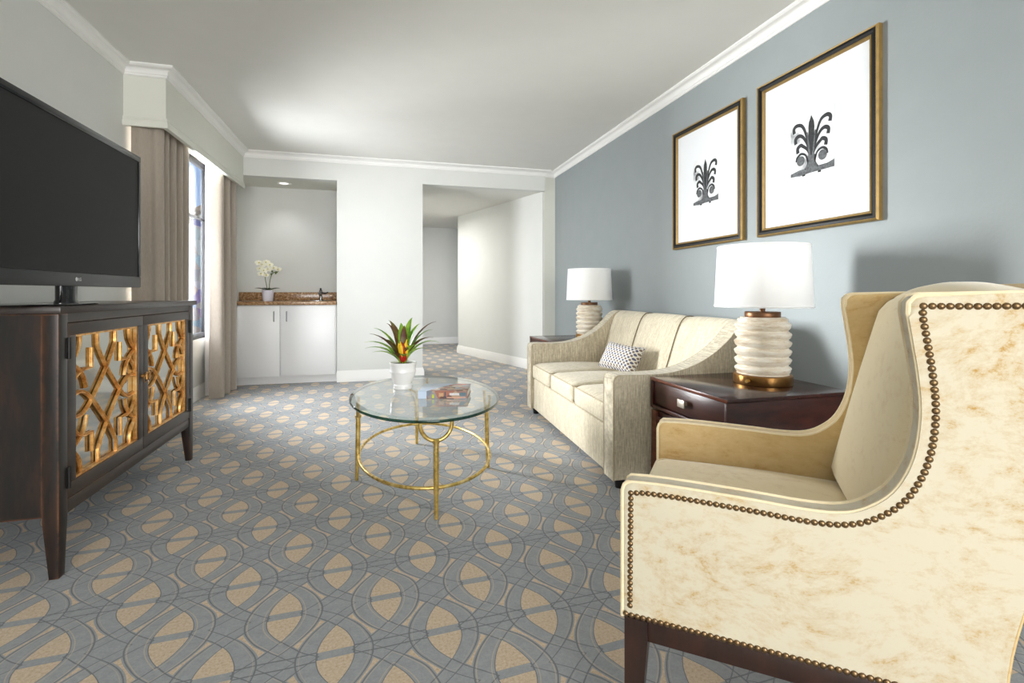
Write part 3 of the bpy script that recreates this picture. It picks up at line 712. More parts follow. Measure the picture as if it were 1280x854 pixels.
bm = new(); oval(bm, [(-0.0305, GZ), (-0.001, GZ - 0.005)]); obj('bevel', 'glass_bevel', glass)
bm = new(); oval(bm, [(-0.001, GZ - 0.005), (0.001, GZ - 0.008), (0.001, GZ - 0.016), (-0.002, GZ - 0.019), (-0.012, GZ - 0.019)]); obj('edge', 'glass_edge', glass, 60)
ra, rb = GA - 0.045, GB - 0.040
def legset(q):
    px, py = ra * math.cos(q), rb * math.sin(q); tx, ty = (-math.sin(q), math.cos(q)); ox, oy = math.cos(q), math.sin(q)
    lg = None
    bm = new(); pts, rs = [], []
    for k in range(15):
        s = k / 14; z = 0.002 + 0.338 * s; o = 0.008 * (1 - s) ** 2
        pts.append((px + ox * o, py + oy * o, z)); rs.append(0.0090 + 0.0035 * min(1, s * 2.0) + 0.0006 * math.sin(k * 2.7))
    tube(bm, pts, rs, 8); lg = obj('leg', 'table_brass', CT, 50)
    bm = new(); fp = []
    for k in range(21):
        a = PI * k / 20; fx = -0.066 * math.cos(a) * (1 + 0.06 * abs(math.cos(a))); fz = 0.345 + 0.075 * (1 - math.sin(a)) if True else 0
        fp.append((px + tx * fx, py + ty * fx, fz))
    fp = [(fp[0][0], fp[0][1], GZ - 0.021)] + fp + [(fp[-1][0], fp[-1][1], GZ - 0.021)]
    tube(bm, fp, 0.009, 8); obj('fork', 'table_brass', lg, 50)
    bm = new(); lathe(bm, [(0, 0.333), (0.016, 0.334), (0.017, 0.348), (0.012, 0.352), (0, 0.352)], (px, py, 0), 10); obj('collar', 'table_brass', lg)
for q in (0, PI / 2, PI, 3 * PI / 2): legset(q)
bm = new(); tube(bm, [((ra - 0.004) * math.cos(2 * PI * k / 64), (rb - 0.006) * math.sin(2 * PI * k / 64), 0.135) for k in range(64)], 0.0085, 8, closed=True); obj('stretcher_ring', 'table_brass', CT, 50)

# bromeliad on the glass
PB = thing('potted_bromeliad', 'green bromeliad with a yellow and red centre in a white urn pot', 'plant', (0.14, 2.905, GZ))
bm = new(); lathe(bm, [(0, 0), (0.050, 0), (0.053, 0.004), (0.053, 0.022), (0.047, 0.027), (0.049, 0.034), (0.064, 0.060), (0.071, 0.088), (0.072, 0.096), (0.0735, 0.098), (0.0735, 0.104), (0.072, 0.107), (0.073, 0.135), (0.077, 0.142), (0.077, 0.150), (0.072, 0.152), (0.068, 0.148), (0.067, 0.135), (0, 0.135)], seg=40); obj('pot', 'ceramic_white', PB)
bm = new(); lathe(bm, [(0, 0.148), (0.03, 0.146), (0.066, 0.140)], seg=20); obj('moss', 'soil', PB)
def strap(base, ang, length, width, up, droop, m):
    """broad strap leaf; up/droop in metres"""
    bm = new(); d = Vector((math.cos(ang), math.sin(ang), 0)); sd = Vector((-d.y, d.x, 0)); n = 9; T, B = [], []
    for k in range(n + 1):
        s = k / n; c = Vector(base) + d * (length * (0.12 * s + 0.88 * s ** 1.4)) + Vector((0, 0, up * (1 - (1 - s) ** 1.6) - droop * s ** 3))
        w = 1.45 * width * (0.55 + 0.45 * math.sin(PI * min(1, s * 1.1))) * (1 - s ** 3) + 0.0012
        row = [c + sd * (w / 2 * e) - d * (abs(e) * w * 0.18) + Vector((0, 0, abs(e) * w * 0.12)) for e in (-1, 0, 1)]
        T.append([bm.verts.new(p) for p in row]); B.append([bm.verts.new(p - Vector((0, 0, 0.001)) + d * 0.0008) for p in row])
    for k in range(n):
        for e in range(2):
            bm.faces.new((T[k][e], T[k][e + 1], T[k + 1][e + 1], T[k + 1][e])); bm.faces.new((B[k][e + 1], B[k][e], B[k + 1][e], B[k + 1][e + 1]))
        for e in (0, 2): bm.faces.new((T[k][e], T[k + 1][e], B[k + 1][e], B[k][e]))
    bm.faces.new(T[0] + B[0][::-1]); bm.faces.new(T[-1][::-1] + B[-1])
    obj('leaf', m, PB, 60)
yaw = -YAW
for a, ln, w, up, dr, m in ((185, 0.20, 0.030, 0.150, 0.03, 'leaf_green'), (170, 0.185, 0.028, 0.165, 0.0, 'leaf_wine'), (195, 0.19, 0.034, 0.12, 0.03, 'leaf_green'), (-2, 0.20, 0.030, 0.165, 0.05, 'leaf_green'), (12, 0.17, 0.032, 0.235, 0.0, 'leaf_wine'), (-15, 0.17, 0.032, 0.17, 0.02, 'leaf_wine'), (215, 0.11, 0.036, 0.16, 0.02, 'leaf_wine'), (-40, 0.11, 0.036, 0.13, 0.02, 'leaf_green'),
                            (140, 0.12, 0.036, 0.24, 0.0, 'leaf_wine'), (110, 0.07, 0.034, 0.225, 0.0, 'leaf_green'), (70, 0.085, 0.034, 0.255, 0.0, 'leaf_green'), (45, 0.10, 0.034, 0.22, 0.0, 'leaf_green'), (250, 0.09, 0.036, 0.075, 0.01, 'leaf_wine'), (285, 0.09, 0.036, 0.07, 0.01, 'leaf_green'), (160, 0.09, 0.030, 0.225, 0.0, 'leaf_wine'), (30, 0.12, 0.03, 0.14, 0.0, 'leaf_green'), (-60, 0.08, 0.030, 0.10, 0.0, 'leaf_wine'), (178, 0.15, 0.03, 0.20, 0.0, 'leaf_green'), (5, 0.15, 0.03, 0.20, 0.01, 'leaf_green'), (205, 0.15, 0.03, 0.09, 0.02, 'leaf_green'), (-25, 0.15, 0.03, 0.11, 0.02, 'leaf_green'), (95, 0.05, 0.03, 0.21, 0.0, 'leaf_wine')):
    ar = math.radians(a) + yaw
    strap((0.018 * math.cos(ar), 0.018 * math.sin(ar), 0.146), ar, ln, w, up, dr, m)
for k in range(9):
    a = k * 2.4; r = 0.006 + 0.002 * k
    bm = new(); b0 = Vector((r * math.cos(a), r * math.sin(a) - 0.034, 0.232 - 0.008 * (k % 3)))
    tube(bm, [Vector((0, -0.006, 0.15)), b0 + Vector((0, 0, -0.02)), b0 + Vector((0.008 * math.cos(a), 0.008 * math.sin(a), 0.02)), b0 + Vector((0.014 * math.cos(a), 0.014 * math.sin(a), 0.052 - 0.003 * k))], [0.005, 0.010, 0.011, 0.001], 7)
    obj('bract', 'red' if k in (2, 3, 6, 8) else 'yellow', PB, 60)
    if k % 3 == 0:
        bm = new(); tube(bm, [Vector((0, -0.01, 0.15)), Vector((-0.012 + 0.004 * k, -0.040, 0.175)), Vector((-0.016 + 0.005 * k, -0.056, 0.205))], [0.004, 0.010, 0.001], 7); obj('bract', 'red', PB, 60)

# book on the glass
BK = thing('book', 'thick photo book with a colourful cover lying on the glass coffee table', 'book', (0.352, 2.664, GZ + 0.0005), math.radians(-15.5))
bw, bd, bh = 0.128, 0.105, 0.040
t = NT('photo_cover'); t.set(Roughness=0.25)
vo = t.n('ShaderNodeTexVoronoi'); vo.inputs['Scale'].default_value = 26; t.l(t.mapping((1, 1.6, 1)), vo.inputs['Vector'])
scn = t.n('ShaderNodeSeparateColor'); t.l(vo.outputs['Color'], scn.inputs[0])
town = t.ramp(scn.outputs[0], [(0, srgb(110, 84, 76)), (0.3, srgb(184, 120, 100)), (0.5, srgb(142, 128, 120)), (0.7, srgb(206, 172, 138)), (1, srgb(128, 142, 160))])
sp = t.n('ShaderNodeSeparateXYZ'); t.l(t.coord(), sp.inputs[0])
skyf = (Ex(t, sp.outputs[0]) * 1.0 + Ex(t, sp.outputs[1]) * -0.55 + Ex(t, sp.outputs[2]) * 0.0).lt(-0.025)
c = t.mix(skyf.v, town, srgb(206, 222, 244)); t.col(c)
cover = t.m
bobj('pages', 'paper', BK, -bw + 0.003, bw - 0.004, -bd + 0.003, bd - 0.003, 0.003, bh - 0.003)
bobj('cover', cover, BK, -bw, bw, -bd, bd, bh - 0.003, bh, bev=0.0008)
bobj('cover', cover, BK, -bw, bw, -bd, bd, 0.0, 0.003, bev=0.0008)
bobj('spine', cover, BK, -bw, bw, -bd - 0.0005, -bd + 0.0025, 0.003, bh - 0.003)
for x0, x1, zz0, zz1, cc in ((0.035, 0.085, 0.018, 0.030, (224, 220, 222)), (0.010, 0.016, 0.004, 0.036, (70, 76, 98)), (-0.02, 0.004, 0.012, 0.030, (210, 170, 130)), (-0.055, -0.045, 0.004, 0.022, (206, 220, 60)), (0.088, 0.12, 0.016, 0.032, (92, 118, 132)), (0.02, 0.118, 0.004, 0.010, (214, 162, 140))):
    bobj('spine_print', plain('cover_ink', srgb(*cc), 0.3, var=0.15, vscale=120), BK, x0, x1, -bd - 0.0009, -bd - 0.0005, zz0, zz1)

# ------------------------------------------------------------------ sofa
SO = thing('sofa', 'beige striped three-cushion sofa against the blue grey wall', 'sofa', (1.139, 2.262, 0), math.radians(-2.4))
SL, SD, AW = 1.72, 0.90, 0.125
top = [(0.0, 0.555), (0.006, 0.574), (0.022, 0.584)]
sw = spline([(0.05, 0.585, 0), (0.20, 0.582, 0), (0.33, 0.590, 0), (0.45, 0.622, 0), (0.56, 0.676, 0), (0.65, 0.745, 0), (0.71, 0.808, 0), (0.752, 0.838, 0), (0.79, 0.848, 0), (0.87, 0.846, 0)], 4)
arm_poly = [(0.0, 0.055)] + top + [(p.x, p.y) for p in sw] + [(SD, 0.82), (SD, 0.055)]
for y0 in (0.0, SL - AW):
    bm = new(); extrude(bm, arm_poly, y0, y0 + AW, lambda a, b, q: (a, q, b), bev=0.012)
    ar = obj('arm', 'sofa_x', SO, 40)
    for yy in (y0 + 0.004, y0 + AW - 0.004):
        bm = new(); tube(bm, [(a + 0.002, yy, b - 0.003) for a, b in arm_poly[:-2]], 0.0042, 6); obj('piping', 'sofa_pipe', ar)
bobj('front_panel', 'sofa_y', SO, 0.022, 0.10, AW + 0.001, SL - AW - 0.001, 0.055, 0.300, bev=0.008)
bobj('seat_deck', 'sofa_y', SO, 0.10, 0.80, AW + 0.001, SL - AW - 0.001, 0.10, 0.300)
bobj('outside_back', 'sofa_y', SO, SD - 0.05, SD - 0.004, AW + 0.001, SL - AW - 0.001, 0.06, 0.80)
cw = (SL - 2 * AW) / 3
for k in range(3):
    y0 = AW + cw * k + 0.002
    def sg(p, q): 
        p = p.copy(); p.z -= 0.010 * max(0, q.x) ; return p
    bm = new(); cushion(bm, 0.004, 0.66, y0, y0 + cw - 0.004, 0.302, 0.428, r=0.035, puff=0.022, n=12, sag=sg)
    cu_ = obj('seat_cushion', 'sofa_y', SO, 60)
    bm = new(); tube(bm, [(0.30, y0 + 0.006, 0.414), (0.03, y0 + 0.007, 0.418), (0.012, y0 + 0.02, 0.416), (0.012, y0 + cw - 0.024, 0.416), (0.03, y0 + cw - 0.011, 0.418), (0.30, y0 + cw - 0.010, 0.414)], 0.004, 6); obj('piping', 'sofa_pipe', cu_)
    bm = new(); tube(bm, [(0.012, y0 + 0.012, 0.316), (0.012, y0 + cw - 0.016, 0.316)], 0.004, 6); obj('piping', 'sofa_pipe', cu_)
bw_ = (SL - 2 * 0.055) / 3
prof = spline([(0.585, 0.36, 0), (0.60, 0.44, 0), (0.645, 0.58, 0), (0.695, 0.73, 0), (0.735, 0.815, 0), (0.785, 0.850, 0), (0.835, 0.842, 0), (0.85, 0.80, 0)], 4)
prof = [(p.x, p.y) for p in prof] + [(0.85, 0.36)]
for k in range(3):
    y0 = 0.055 + bw_ * k; rows = []; bm = new(); ny = 14
    ya, yb = y0 + 0.001, y0 + bw_ - 0.001
    for j in range(ny + 1):
        s = j / ny; e = 1 - abs(2 * s - 1) ** 5; row = []
        for i, (a, b) in enumerate(prof):
            inset = 0.022 * (1 - e) if i < len(prof) - 2 else 0
            yy = ya + (yb - ya) * s
            if b < 0.80 and i < len(prof) - 2:          # the lower part lies between the arms
                lim0, lim1 = AW + 0.002, SL - AW - 0.002
                f_ = min(1, max(0, (b - (0.50 + 0)) / 0.25)); lo_ = lim0 + (0.056 - lim0) * f_; hi_ = lim1 + (SL - 0.056 - lim1) * f_
                yy = min(max(yy, lo_), hi_)
            row.append(bm.verts.new((a + inset * 0.7, yy, b - inset * 0.5 * (i > len(prof) * 0.5))))
        rows.append(row)
    m_ = len(prof)
    for A, B in zip(rows, rows[1:]):
        for i in range(m_): bm.faces.new((A[i], A[(i + 1) % m_], B[(i + 1) % m_], B[i]))
    bm.faces.new(rows[0]); bm.faces.new(rows[-1][::-1])
    bp = obj('back_cushion', 'sofa_y', SO, 60)
    if k < 2:
        bm = new(); tube(bm, [(a + 0.008, yb + 0.001, b - 0.004 * (i > 16)) for i, (a, b) in enumerate(prof[3:-3])], 0.0035, 6); obj('piping', plain('dark_piping', srgb(120, 104, 78), 0.8, var=0.1), bp)
for fx in (0.06, SD - 0.08):
    for fy in (0.06, SL - 0.06):
        bm = new(); lathe(bm, [(0, 0), (0.022, 0), (0.028, 0.054), (0, 0.054)], (fx, fy, 0.0), 16); obj('foot', 'black_iron', SO)

# throw pillow
TP = thing('throw_pillow', 'small navy and grey dotted throw pillow leaning on the sofa back', 'pillow', (1.650, 3.165, 0.545))
TP.rotation_euler = (math.radians(3), math.radians(30), math.radians(16))
bm = new(); N = 18; hw, hh = 0.178, 0.100
def pill(u, v, s):
    e = (1 - abs(u) ** 3) * (1 - abs(v) ** 3); k = 1 - 0.10 * (1 - abs(v)) * abs(u) ** 3; k2 = 1 - 0.10 * (1 - abs(u)) * abs(v) ** 3
    return (s * 0.062 * max(0, e) ** 0.55, u * hw * k, v * hh * k2)
G = {}
for s in (-1, 1):
    for i in range(N + 1):
        for j in range(N + 1):
            u, v = 2 * i / N - 1, 2 * j / N - 1; rim = i in (0, N) or j in (0, N)
            if rim and s == 1: G[(s, i, j)] = G[(-1, i, j)]
            else: G[(s, i, j)] = bm.verts.new(pill(u, v, s))
    for i in range(N):
        for j in range(N): bm.faces.new([G[(s, a, b)] for a, b in ((i, j), (i + 1, j), (i + 1, j + 1), (i, j + 1))])
obj('cover', 'pillow', TP, 60)
bm = new(); rim = [(i, 0) for i in range(N)] + [(N, j) for j in range(N)] + [(N - i, N) for i in range(N)] + [(0, N - j) for j in range(N)]
tube(bm, [pill(2 * i / N - 1, 2 * j / N - 1, 1) for i, j in rim], 0.003, 6, closed=True); obj('welt', 'pillow', TP)

# ------------------------------------------------------------------ end tables
def end_table(label, x0, x1, y0, y1, zt):
    T = thing('end_table', label, 'end table', ((x0 + x1) / 2, (y0 + y1) / 2, 0), 0, 'mahogany end tables beside the sofa')
    a, b = (x1 - x0) / 2, (y1 - y0) / 2; zb = zt - 0.150
    bobj('top', 'mahogany_top', T, -a, a, -b, b, zt - 0.016, zt, bev=0.003)
    bobj('front_edge', 'mahogany_edge', T, -a - 0.0015, -a + 0.004, -b, b, zt - 0.015, zt - 0.001, bev=0.001)
    bobj('side', 'mahogany', T, -a, a, -b, -b + 0.016, zb, zt - 0.0165, bev=0.001)
    bobj('side', 'mahogany', T, -a, a, b - 0.016, b, zb, zt - 0.0165, bev=0.001)
    bobj('back', 'mahogany', T, a - 0.012, a - 0.001, -b + 0.0165, b - 0.0165, zb + 0.017, zt - 0.0165)
    bobj('bottom', 'mahogany', T, -a, a - 0.013, -b + 0.0165, b - 0.0165, zb, zb + 0.016, bev=0.001)
    d = bobj('drawer', 'mahogany', T, -a + 0.008, -a + 0.30, -b + 0.020, b - 0.020, zb + 0.0195, zt - 0.0195, bev=0.002)
    pm = (zb + zt) / 2
    bm = new(); box(bm, -a - 0.018, -a - 0.012, -0.026, 0.026, pm - 0.017, pm + 0.017, bev=0.001); box(bm, -a - 0.012, -a + 0.009, -0.012, 0.012, pm - 0.008, pm + 0.008); obj('pull', 'silver_pull', d)
    ix = 0.016
    for sx in (-1, 1):
        for sy in (-1, 1):
            bm = new(); rings = []
            for k in range(9):
                s = k / 8; z = s * (zb - 0.012); w = 0.034 + 0.010 * s; o = 0.018 * (1 - s) ** 2
                cx_, cy_ = sx * (a - 0.004 - w / 2 + o * 0.4), sy * (b - 0.004 - w / 2 + o * 0.2)
                rings.append([bm.verts.new((cx_ + p * w / 2, cy_ + q * w / 2, z)) for p, q in ((-1, -1), (1, -1), (1, 1), (-1, 1))])
            for A, B in zip(rings, rings[1:]):
                for k in range(4): bm.faces.new((A[k], A[(k + 1) % 4], B[(k + 1) % 4], B[k]))
            bm.faces.new(rings[0][::-1]); bm.faces.new(rings[-1]); obj('leg', 'mahogany_edge' if (sx, sy) == (-1, 1) else 'mahogany', T, 30)
    for zz0, zz1 in ((zb - 0.040, zb - 0.0125), (zb - 0.086, zb - 0.070)):
        for sx in (-1, 1): bobj('rail', 'mahogany', T, sx * (a - 0.026) - 0.012, sx * (a - 0.026) + 0.012, -b + 0.05, b - 0.05, zz0, zz1, bev=0.002)
        for sy in (-1, 1): bobj('rail', 'mahogany', T, -a + 0.05, a - 0.05, sy * (b - 0.026) - 0.012, sy * (b - 0.026) + 0.012, zz0, zz1, bev=0.002)
    bobj('rail', 'mahogany', T, -a + 0.03, a - 0.03, -b + 0.03, b - 0.03, zb - 0.0118, zb - 0.0004)
    return T
end_table('dark mahogany end table with drawer between the armchair and the sofa', 1.320, 1.955, 1.655, 2.218, 0.58)
end_table('dark mahogany end table at the far arm of the sofa', 1.425, 2.06, 4.03, 4.60, 0.58)

# ------------------------------------------------------------------ lamps
def lamp(label, x, y, z):
    L = thing('table_lamp', label, 'lamp', (x, y, z + 0.0005), 0, 'ridged ceramic table lamps')
    bm = new(); lathe(bm, [(0, 0), (0.124, 0), (0.126, 0.003), (0.126, 0.040), (0.123, 0.043), (0, 0.043)], seg=40); obj('base', 'brass', L)
    bm = new(); tube(bm, [(-0.12, -0.05, 0.022), (-0.140, -0.058, 0.022)], [0.008, 0.007], 10); obj('switch_knob', 'table_brass', L)
    pf = [(0, 0.044), (0.112, 0.044)]; n = 66
    for k in range(n + 1):
        s = k / n; ph = s * 6.0 * 2 * PI
        pf.append((0.113 + 0.0085 * (math.sin(ph - 1.2) * 0.75 + 0.25 * math.sin(2 * ph)) + 0.003 * math.sin(s * PI), 0.048 + 0.242 * s))
    pf += [(0.108, 0.293), (0.106, 0.300), (0.097, 0.301), (0.096, 0.306), (0, 0.306)]
    bm = new(); lathe(bm, pf, seg=48, wob=lambda q, zz: 0.0022 * math.sin(2 * PI * q + zz * 26) * (1 if 0.06 < zz < 0.28 else 0) + 0.0008 * math.sin(6 * PI * q + zz * 60) * (1 if 0.06 < zz < 0.28 else 0)); obj('body', 'glaze', L, 60)
    bm = new(); lathe(bm, [(0, 0.306), (0.076, 0.306), (0.077, 0.309), (0.077, 0.328), (0.075, 0.331), (0, 0.331)], seg=36); obj('cap', 'cap_bronze', L)
    bm = new(); tube(bm, [(0, 0, 0.331), (0, 0, 0.345), (0, 0, 0.36), (0, 0, 0.42)], [0.012, 0.012, 0.017, 0.017], 12); obj('socket', 'cap_bronze', L)
    bm = new(); lathe(bm, [(0, 0.42), (0.014, 0.425), (0.030, 0.465), (0.028, 0.495), (0, 0.51)], seg=16); obj('bulb', 'ceramic_white', L)
    bm = new(); lathe(bm, [(0.208, 0.352), (0.209, 0.354), (0.196, 0.636), (0.195, 0.638), (0.192, 0.636), (0.205, 0.354), (0.208, 0.352)], seg=56); sh = obj('shade', 'lamp_shade', L)
    bm = new(); tube(bm, [(0.2095 * math.cos(2 * PI * k / 56), 0.2095 * math.sin(2 * PI * k / 56), 0.358) for k in range(56)], 0.0028, 6, closed=True); obj('shade_binding', 'lamp_shade', sh)
    bm = new(); tube(bm, [(0.1955 * math.cos(2 * PI * k / 56), 0.1955 * math.sin(2 * PI * k / 56), 0.633) for k in range(56)], 0.0028, 6, closed=True); obj('shade_binding', 'lamp_shade', sh)
    bm = new(); tube(bm, [(-0.193, 0, 0.61), (0, 0, 0.595), (0.193, 0, 0.61)], 0.003, 6); tube(bm, [(0, -0.193, 0.61), (0, 0, 0.595), (0, 0.193, 0.61)], 0.003, 6); tube(bm, [(0, 0, 0.50), (0, 0, 0.60)], 0.004, 6); obj('harp', 'brass', sh)
    return L
lamp('ridged cream ceramic lamp with white drum shade on the table beside the armchair', 1.735, 1.93, 0.58)
lamp('ridged cream ceramic lamp with white drum shade beyond the far sofa arm', 1.88, 4.22, 0.58)

# ------------------------------------------------------------------ framed prints
def picture(label, y0, y1, z0, z1):
    P = thing('framed_picture', label, 'picture', (XR - 0.001, (y0 + y1) / 2, (z0 + z1) / 2), 0, 'framed ironwork photographs')
    a, b = (y1 - y0) / 2, (z1 - z0) / 2
    def mould(name, m, i0, i1, x_out, x_in, xb):
        bm = new(); R = []
        for ins, x in ((i0, xb), (i0, x_out), ((i0 + i1) / 2, min(x_out, x_in) - 0.003), (i1, x_in), (i1, xb)):
            R.append([bm.verts.new((x, s * (a - ins), q * (b - ins))) for s, q in ((-1, -1), (1, -1), (1, 1), (-1, 1))])
        for A, B in zip(R, R[1:]):
            for k in range(4): bm.faces.new((A[k], A[(k + 1) % 4], B[(k + 1) % 4], B[k]))
        return obj(name, bm, m, P, 30)
    mould('outer_frame', 'gold_frame', 0.0, 0.011, -0.022, -0.028, 0.0)
    mould('black_frame', 'black_frame', 0.0115, 0.035, -0.026, -0.022, -0.002)
    mould('inner_frame', 'gold_frame', 0.0355, 0.048, -0.022, -0.014, -0.002)
    nb = int(2 * b / 0.016); bm = new()                       # rope-twist beading on the outer frame
    for s in (-1, 1):
        for k in range(nb):
            zz = -b + 0.012 + (2 * b - 0.024) * k / (nb - 1); tube(bm, [(-0.022, s * (a - 0.002), zz - 0.004), (-0.0285, s * (a - 0.010), zz + 0.004)], 0.0028, 5)
        nb2 = int(2 * a / 0.016)
        for k in range(nb2):
            yy = -a + 0.012 + (2 * a - 0.024) * k / (nb2 - 1); tube(bm, [(-0.022, yy - 0.004, s * (b - 0.002)), (-0.0285, yy + 0.004, s * (b - 0.010))], 0.0028, 5)
    bd_ = obj('beading', 'gold_frame', P, 60); bd_['kind'] = 'stuff'
    bobj('mat_board', 'mat_board', P, -0.010, -0.004, -a + 0.045, a - 0.045, -b + 0.045, b - 0.045)
    # printed photograph, hung with its own flat ink shapes; seen from the room, +y is to the left
    pw, ph = 0.133, 0.158; pz = 0.012
    t = NT('cloudy_print'); t.set(Roughness=0.7); t.col(t.ramp(t.noise(9, 3, 0.5), [(0.40, srgb(228, 229, 231)), (0.54, srgb(218, 219, 221)), (0.70, srgb(120, 122, 124))]))
    pr = bobj('print', t.m, P, -0.0112, -0.0102, -pw, pw, pz - ph, pz + ph)
    def ink(name, m, polys, lift=0.0):
        bm = new()
        for poly in polys: extrude(bm, [(-u * pw, pz + v * ph) for u, v in poly], -0.0113 - lift, -0.0118 - lift, lambda p, q, t_: (t_, p, q))
        o = obj(name, bm, m, pr, 0); return o
    def ribbon(pts, w0, w1):
        P_ = spline([(p[0], p[1], 0) for p in pts], 6); n = len(P_); Lf, Rt = [], []
        for i, p in enumerate(P_):
            d = (P_[min(i + 1, n - 1)] - P_[max(i - 1, 0)]).normalized(); w = w0 + (w1 - w0) * i / (n - 1)
            Lf.append((p.x - d.y * w, p.y + d.x * w)); Rt.append((p.x + d.y * w, p.y - d.x * w))
        return Lf + Rt[::-1]
    for s in (-1, 1):
        for k, (tx, ty, hx_, hy_) in enumerate(((0.16, -0.30, 0.84, 0.70), (0.15, -0.34, 0.76, 0.33), (0.14, -0.38, 0.66, 0.0))):
            hx_ *= 1.0
            pts = [(s * 0.06, ty), (s * (tx + 0.06), ty + (hy_ - ty) * 0.55), (s * (tx + 0.26), ty + (hy_ - ty) * 0.93), (s * (hx_ - 0.16), hy_ + 0.02), (s * (hx_ - 0.01), hy_ - 0.06), (s * (hx_ - 0.03), hy_ - 0.22)]
            ink('scroll', 'ink_dark', [ribbon(pts, 0.045, 0.075)], 0.0002 * k)
        ink('ring', 'ink_dark', [ribbon([(s * 0.16, -0.60), (s * 0.26, -0.36), (s * 0.48, -0.27), (s * 0.66, -0.36), (s * 0.70, -0.50)], 0.03, 0.05), ribbon([(s * 0.15, -0.42), (s * 0.16, -0.66), (s * 0.30, -0.82)], 0.04, 0.03)], 0.0007)
        ink('rosette', 'ink_mid', [[(s * 0.50 + 0.19 * math.cos(2 * PI * k / 18), -0.50 + 0.165 * math.sin(2 * PI * k / 18)) for k in range(18)]], 0.0008)
        ink('post', 'ink_dark', [[(s * 0.36 - 0.07, -1.03), (s * 0.36 + 0.07, -1.03), (s * 0.36 + 0.07, -0.93), (s * 0.36 - 0.07, -0.93)]], 0.0001)
    ink('leaf_spear', 'ink_dark', [ribbon([(0.0, -0.45), (0.0, 0.1), (0.0, 0.5)], 0.10, 0.135)[:], [(-0.135, 0.5), (-0.11, 0.68), (0, 0.90), (0.11, 0.68), (0.135, 0.5)]], 0.0010)
    for s in (-1, 1): ink('blade', 'ink_mid', [ribbon([(s * 0.08, -0.42), (s * 0.13, 0.0), (s * 0.19, 0.38)], 0.05, 0.02)], 0.0013)
    ink('vase', 'ink_mid', [[(-0.18, -0.40), (0.18, -0.40), (0.13, -0.56), (0.15, -0.66), (0.32, -0.80), (-0.32, -0.80), (-0.15, -0.66), (-0.13, -0.56)]], 0.0015)
    ink('rail', 'ink_mid', [[(-0.99, -0.97), (0.99, -0.97), (0.99, -0.74), (0.7, -0.80), (-0.6, -0.80), (-0.99, -0.86)]], 0.0004)
    ink('signature', plain('pencil', srgb(190, 190, 190), 0.8), [[(0.45, -1.10), (0.98, -1.10), (0.98, -1.085), (0.45, -1.085)]], 0.0)
picture('gold and black framed ironwork photograph hung nearest the armchair', 1.692, 2.419, 1.322, 2.196)
picture('gold and black framed ironwork photograph hung above the sofa middle, farther from the armchair', 2.542, 3.275, 1.320, 2.186)

# ------------------------------------------------------------------ armchair
# local frame: x runs from the front to the back, y from the near side to the far side
ang = math.atan2(-0.634, 0.773)
AC = thing('armchair', 'cream crushed velvet wing armchair with brass nailhead trim', 'armchair', (0.529, 1.012, 0), ang)
WC, TH, ZB = 0.62, 0.058, 0.272
edge_top = spline([(0.012, 0.575, 0), (0.10, 0.579, 0), (0.26, 0.577, 0), (0.36, 0.574, 0), (0.425, 0.580, 0), (0.470, 0.603, 0), (0.505, 0.640, 0), (0.530, 0.70, 0), (0.540, 0.775, 0), (0.537, 0.84, 0), (0.528, 0.91, 0), (0.520, 0.965, 0)], 4)
edge_top = [(p.x, p.y) for p in edge_top]
wing_top = [(0.521, 0.982), (0.530, 0.993), (0.545, 0.997), (0.68, 1.000), (0.80, 1.002)]
back_edge = [(p.x, p.y) for p in spline([(0.835, 0.99, 0), (0.80, 0.86, 0), (0.735, 0.68, 0), (0.688, 0.50, 0), (0.662, 0.38, 0), (0.652, ZB, 0)], 4)]
side_poly = [(0.0, ZB), (0.0, 0.555), (0.004, 0.568)] + edge_top + wing_top + back_edge
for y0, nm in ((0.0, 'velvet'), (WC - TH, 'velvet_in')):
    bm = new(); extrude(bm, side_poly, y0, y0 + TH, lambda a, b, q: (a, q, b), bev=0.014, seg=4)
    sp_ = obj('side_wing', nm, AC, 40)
    for yy in (y0 + 0.006, y0 + TH - 0.006):
        bm = new(); tube(bm, [(a + 0.001, yy, b) for a, b in side_poly[:-len(back_edge)]], 0.0045, 6); obj('welt', 'velvet_edge', sp_)
    bm = new(); tube(bm, [(a, y0 + (0.004 if y0 == 0 else TH - 0.004), b) for a, b in back_edge], 0.0045, 6); obj('welt', 'velvet_in', sp_)
# nailheads: one chain along top edge and wing, one down the front, one along the bottom
def offset_chain(pts, d):
    out = []
    for i, p in enumerate(pts):
        a, b = Vector(pts[max(i - 1, 0)]), Vector(pts[min(i + 1, len(pts) - 1)]); t_ = (b - a).normalized(); out.append((p[0] + t_.y * d, p[1] - t_.x * d))
    return out
def resample(pts, step):
    out = [Vector(pts[0])]; acc = 0.0
    for a, b in zip(pts, pts[1:]):
        a, b = Vector(a), Vector(b); L = (b - a).length; s = step - acc
        while s <= L: out.append(a + (b - a) * (s / L)); s += step
        acc = (acc + L) % step if L else acc
        acc = L - (s - step)
    return out
chain = [(0.021, 0.553)] + [p for p in offset_chain(edge_top, 0.020) if p[0] > 0.03 and p[1] < 0.962] + [(0.542, 0.976)] + [(0.60, 0.976), (0.70, 0.978), (0.80, 0.980)]
nails = resample(chain, 0.0126) + resample([(0.021, 0.541), (0.019, ZB + 0.020)], 0.0126) + resample([(0.010, ZB + 0.009), (0.640, ZB + 0.009)], 0.0126)
bm = new(); lathe(bm, [(0.0064, 0.0), (0.0062, 0.0016), (0.0040, 0.0033), (0.0018, 0.0042), (0, 0.0044)], seg=10)
for v in bm.verts: v.co = Vector((v.co.x, -v.co.z, v.co.y))
n0 = obj('nailhead', bm, 'nail', AC, 60); first = True
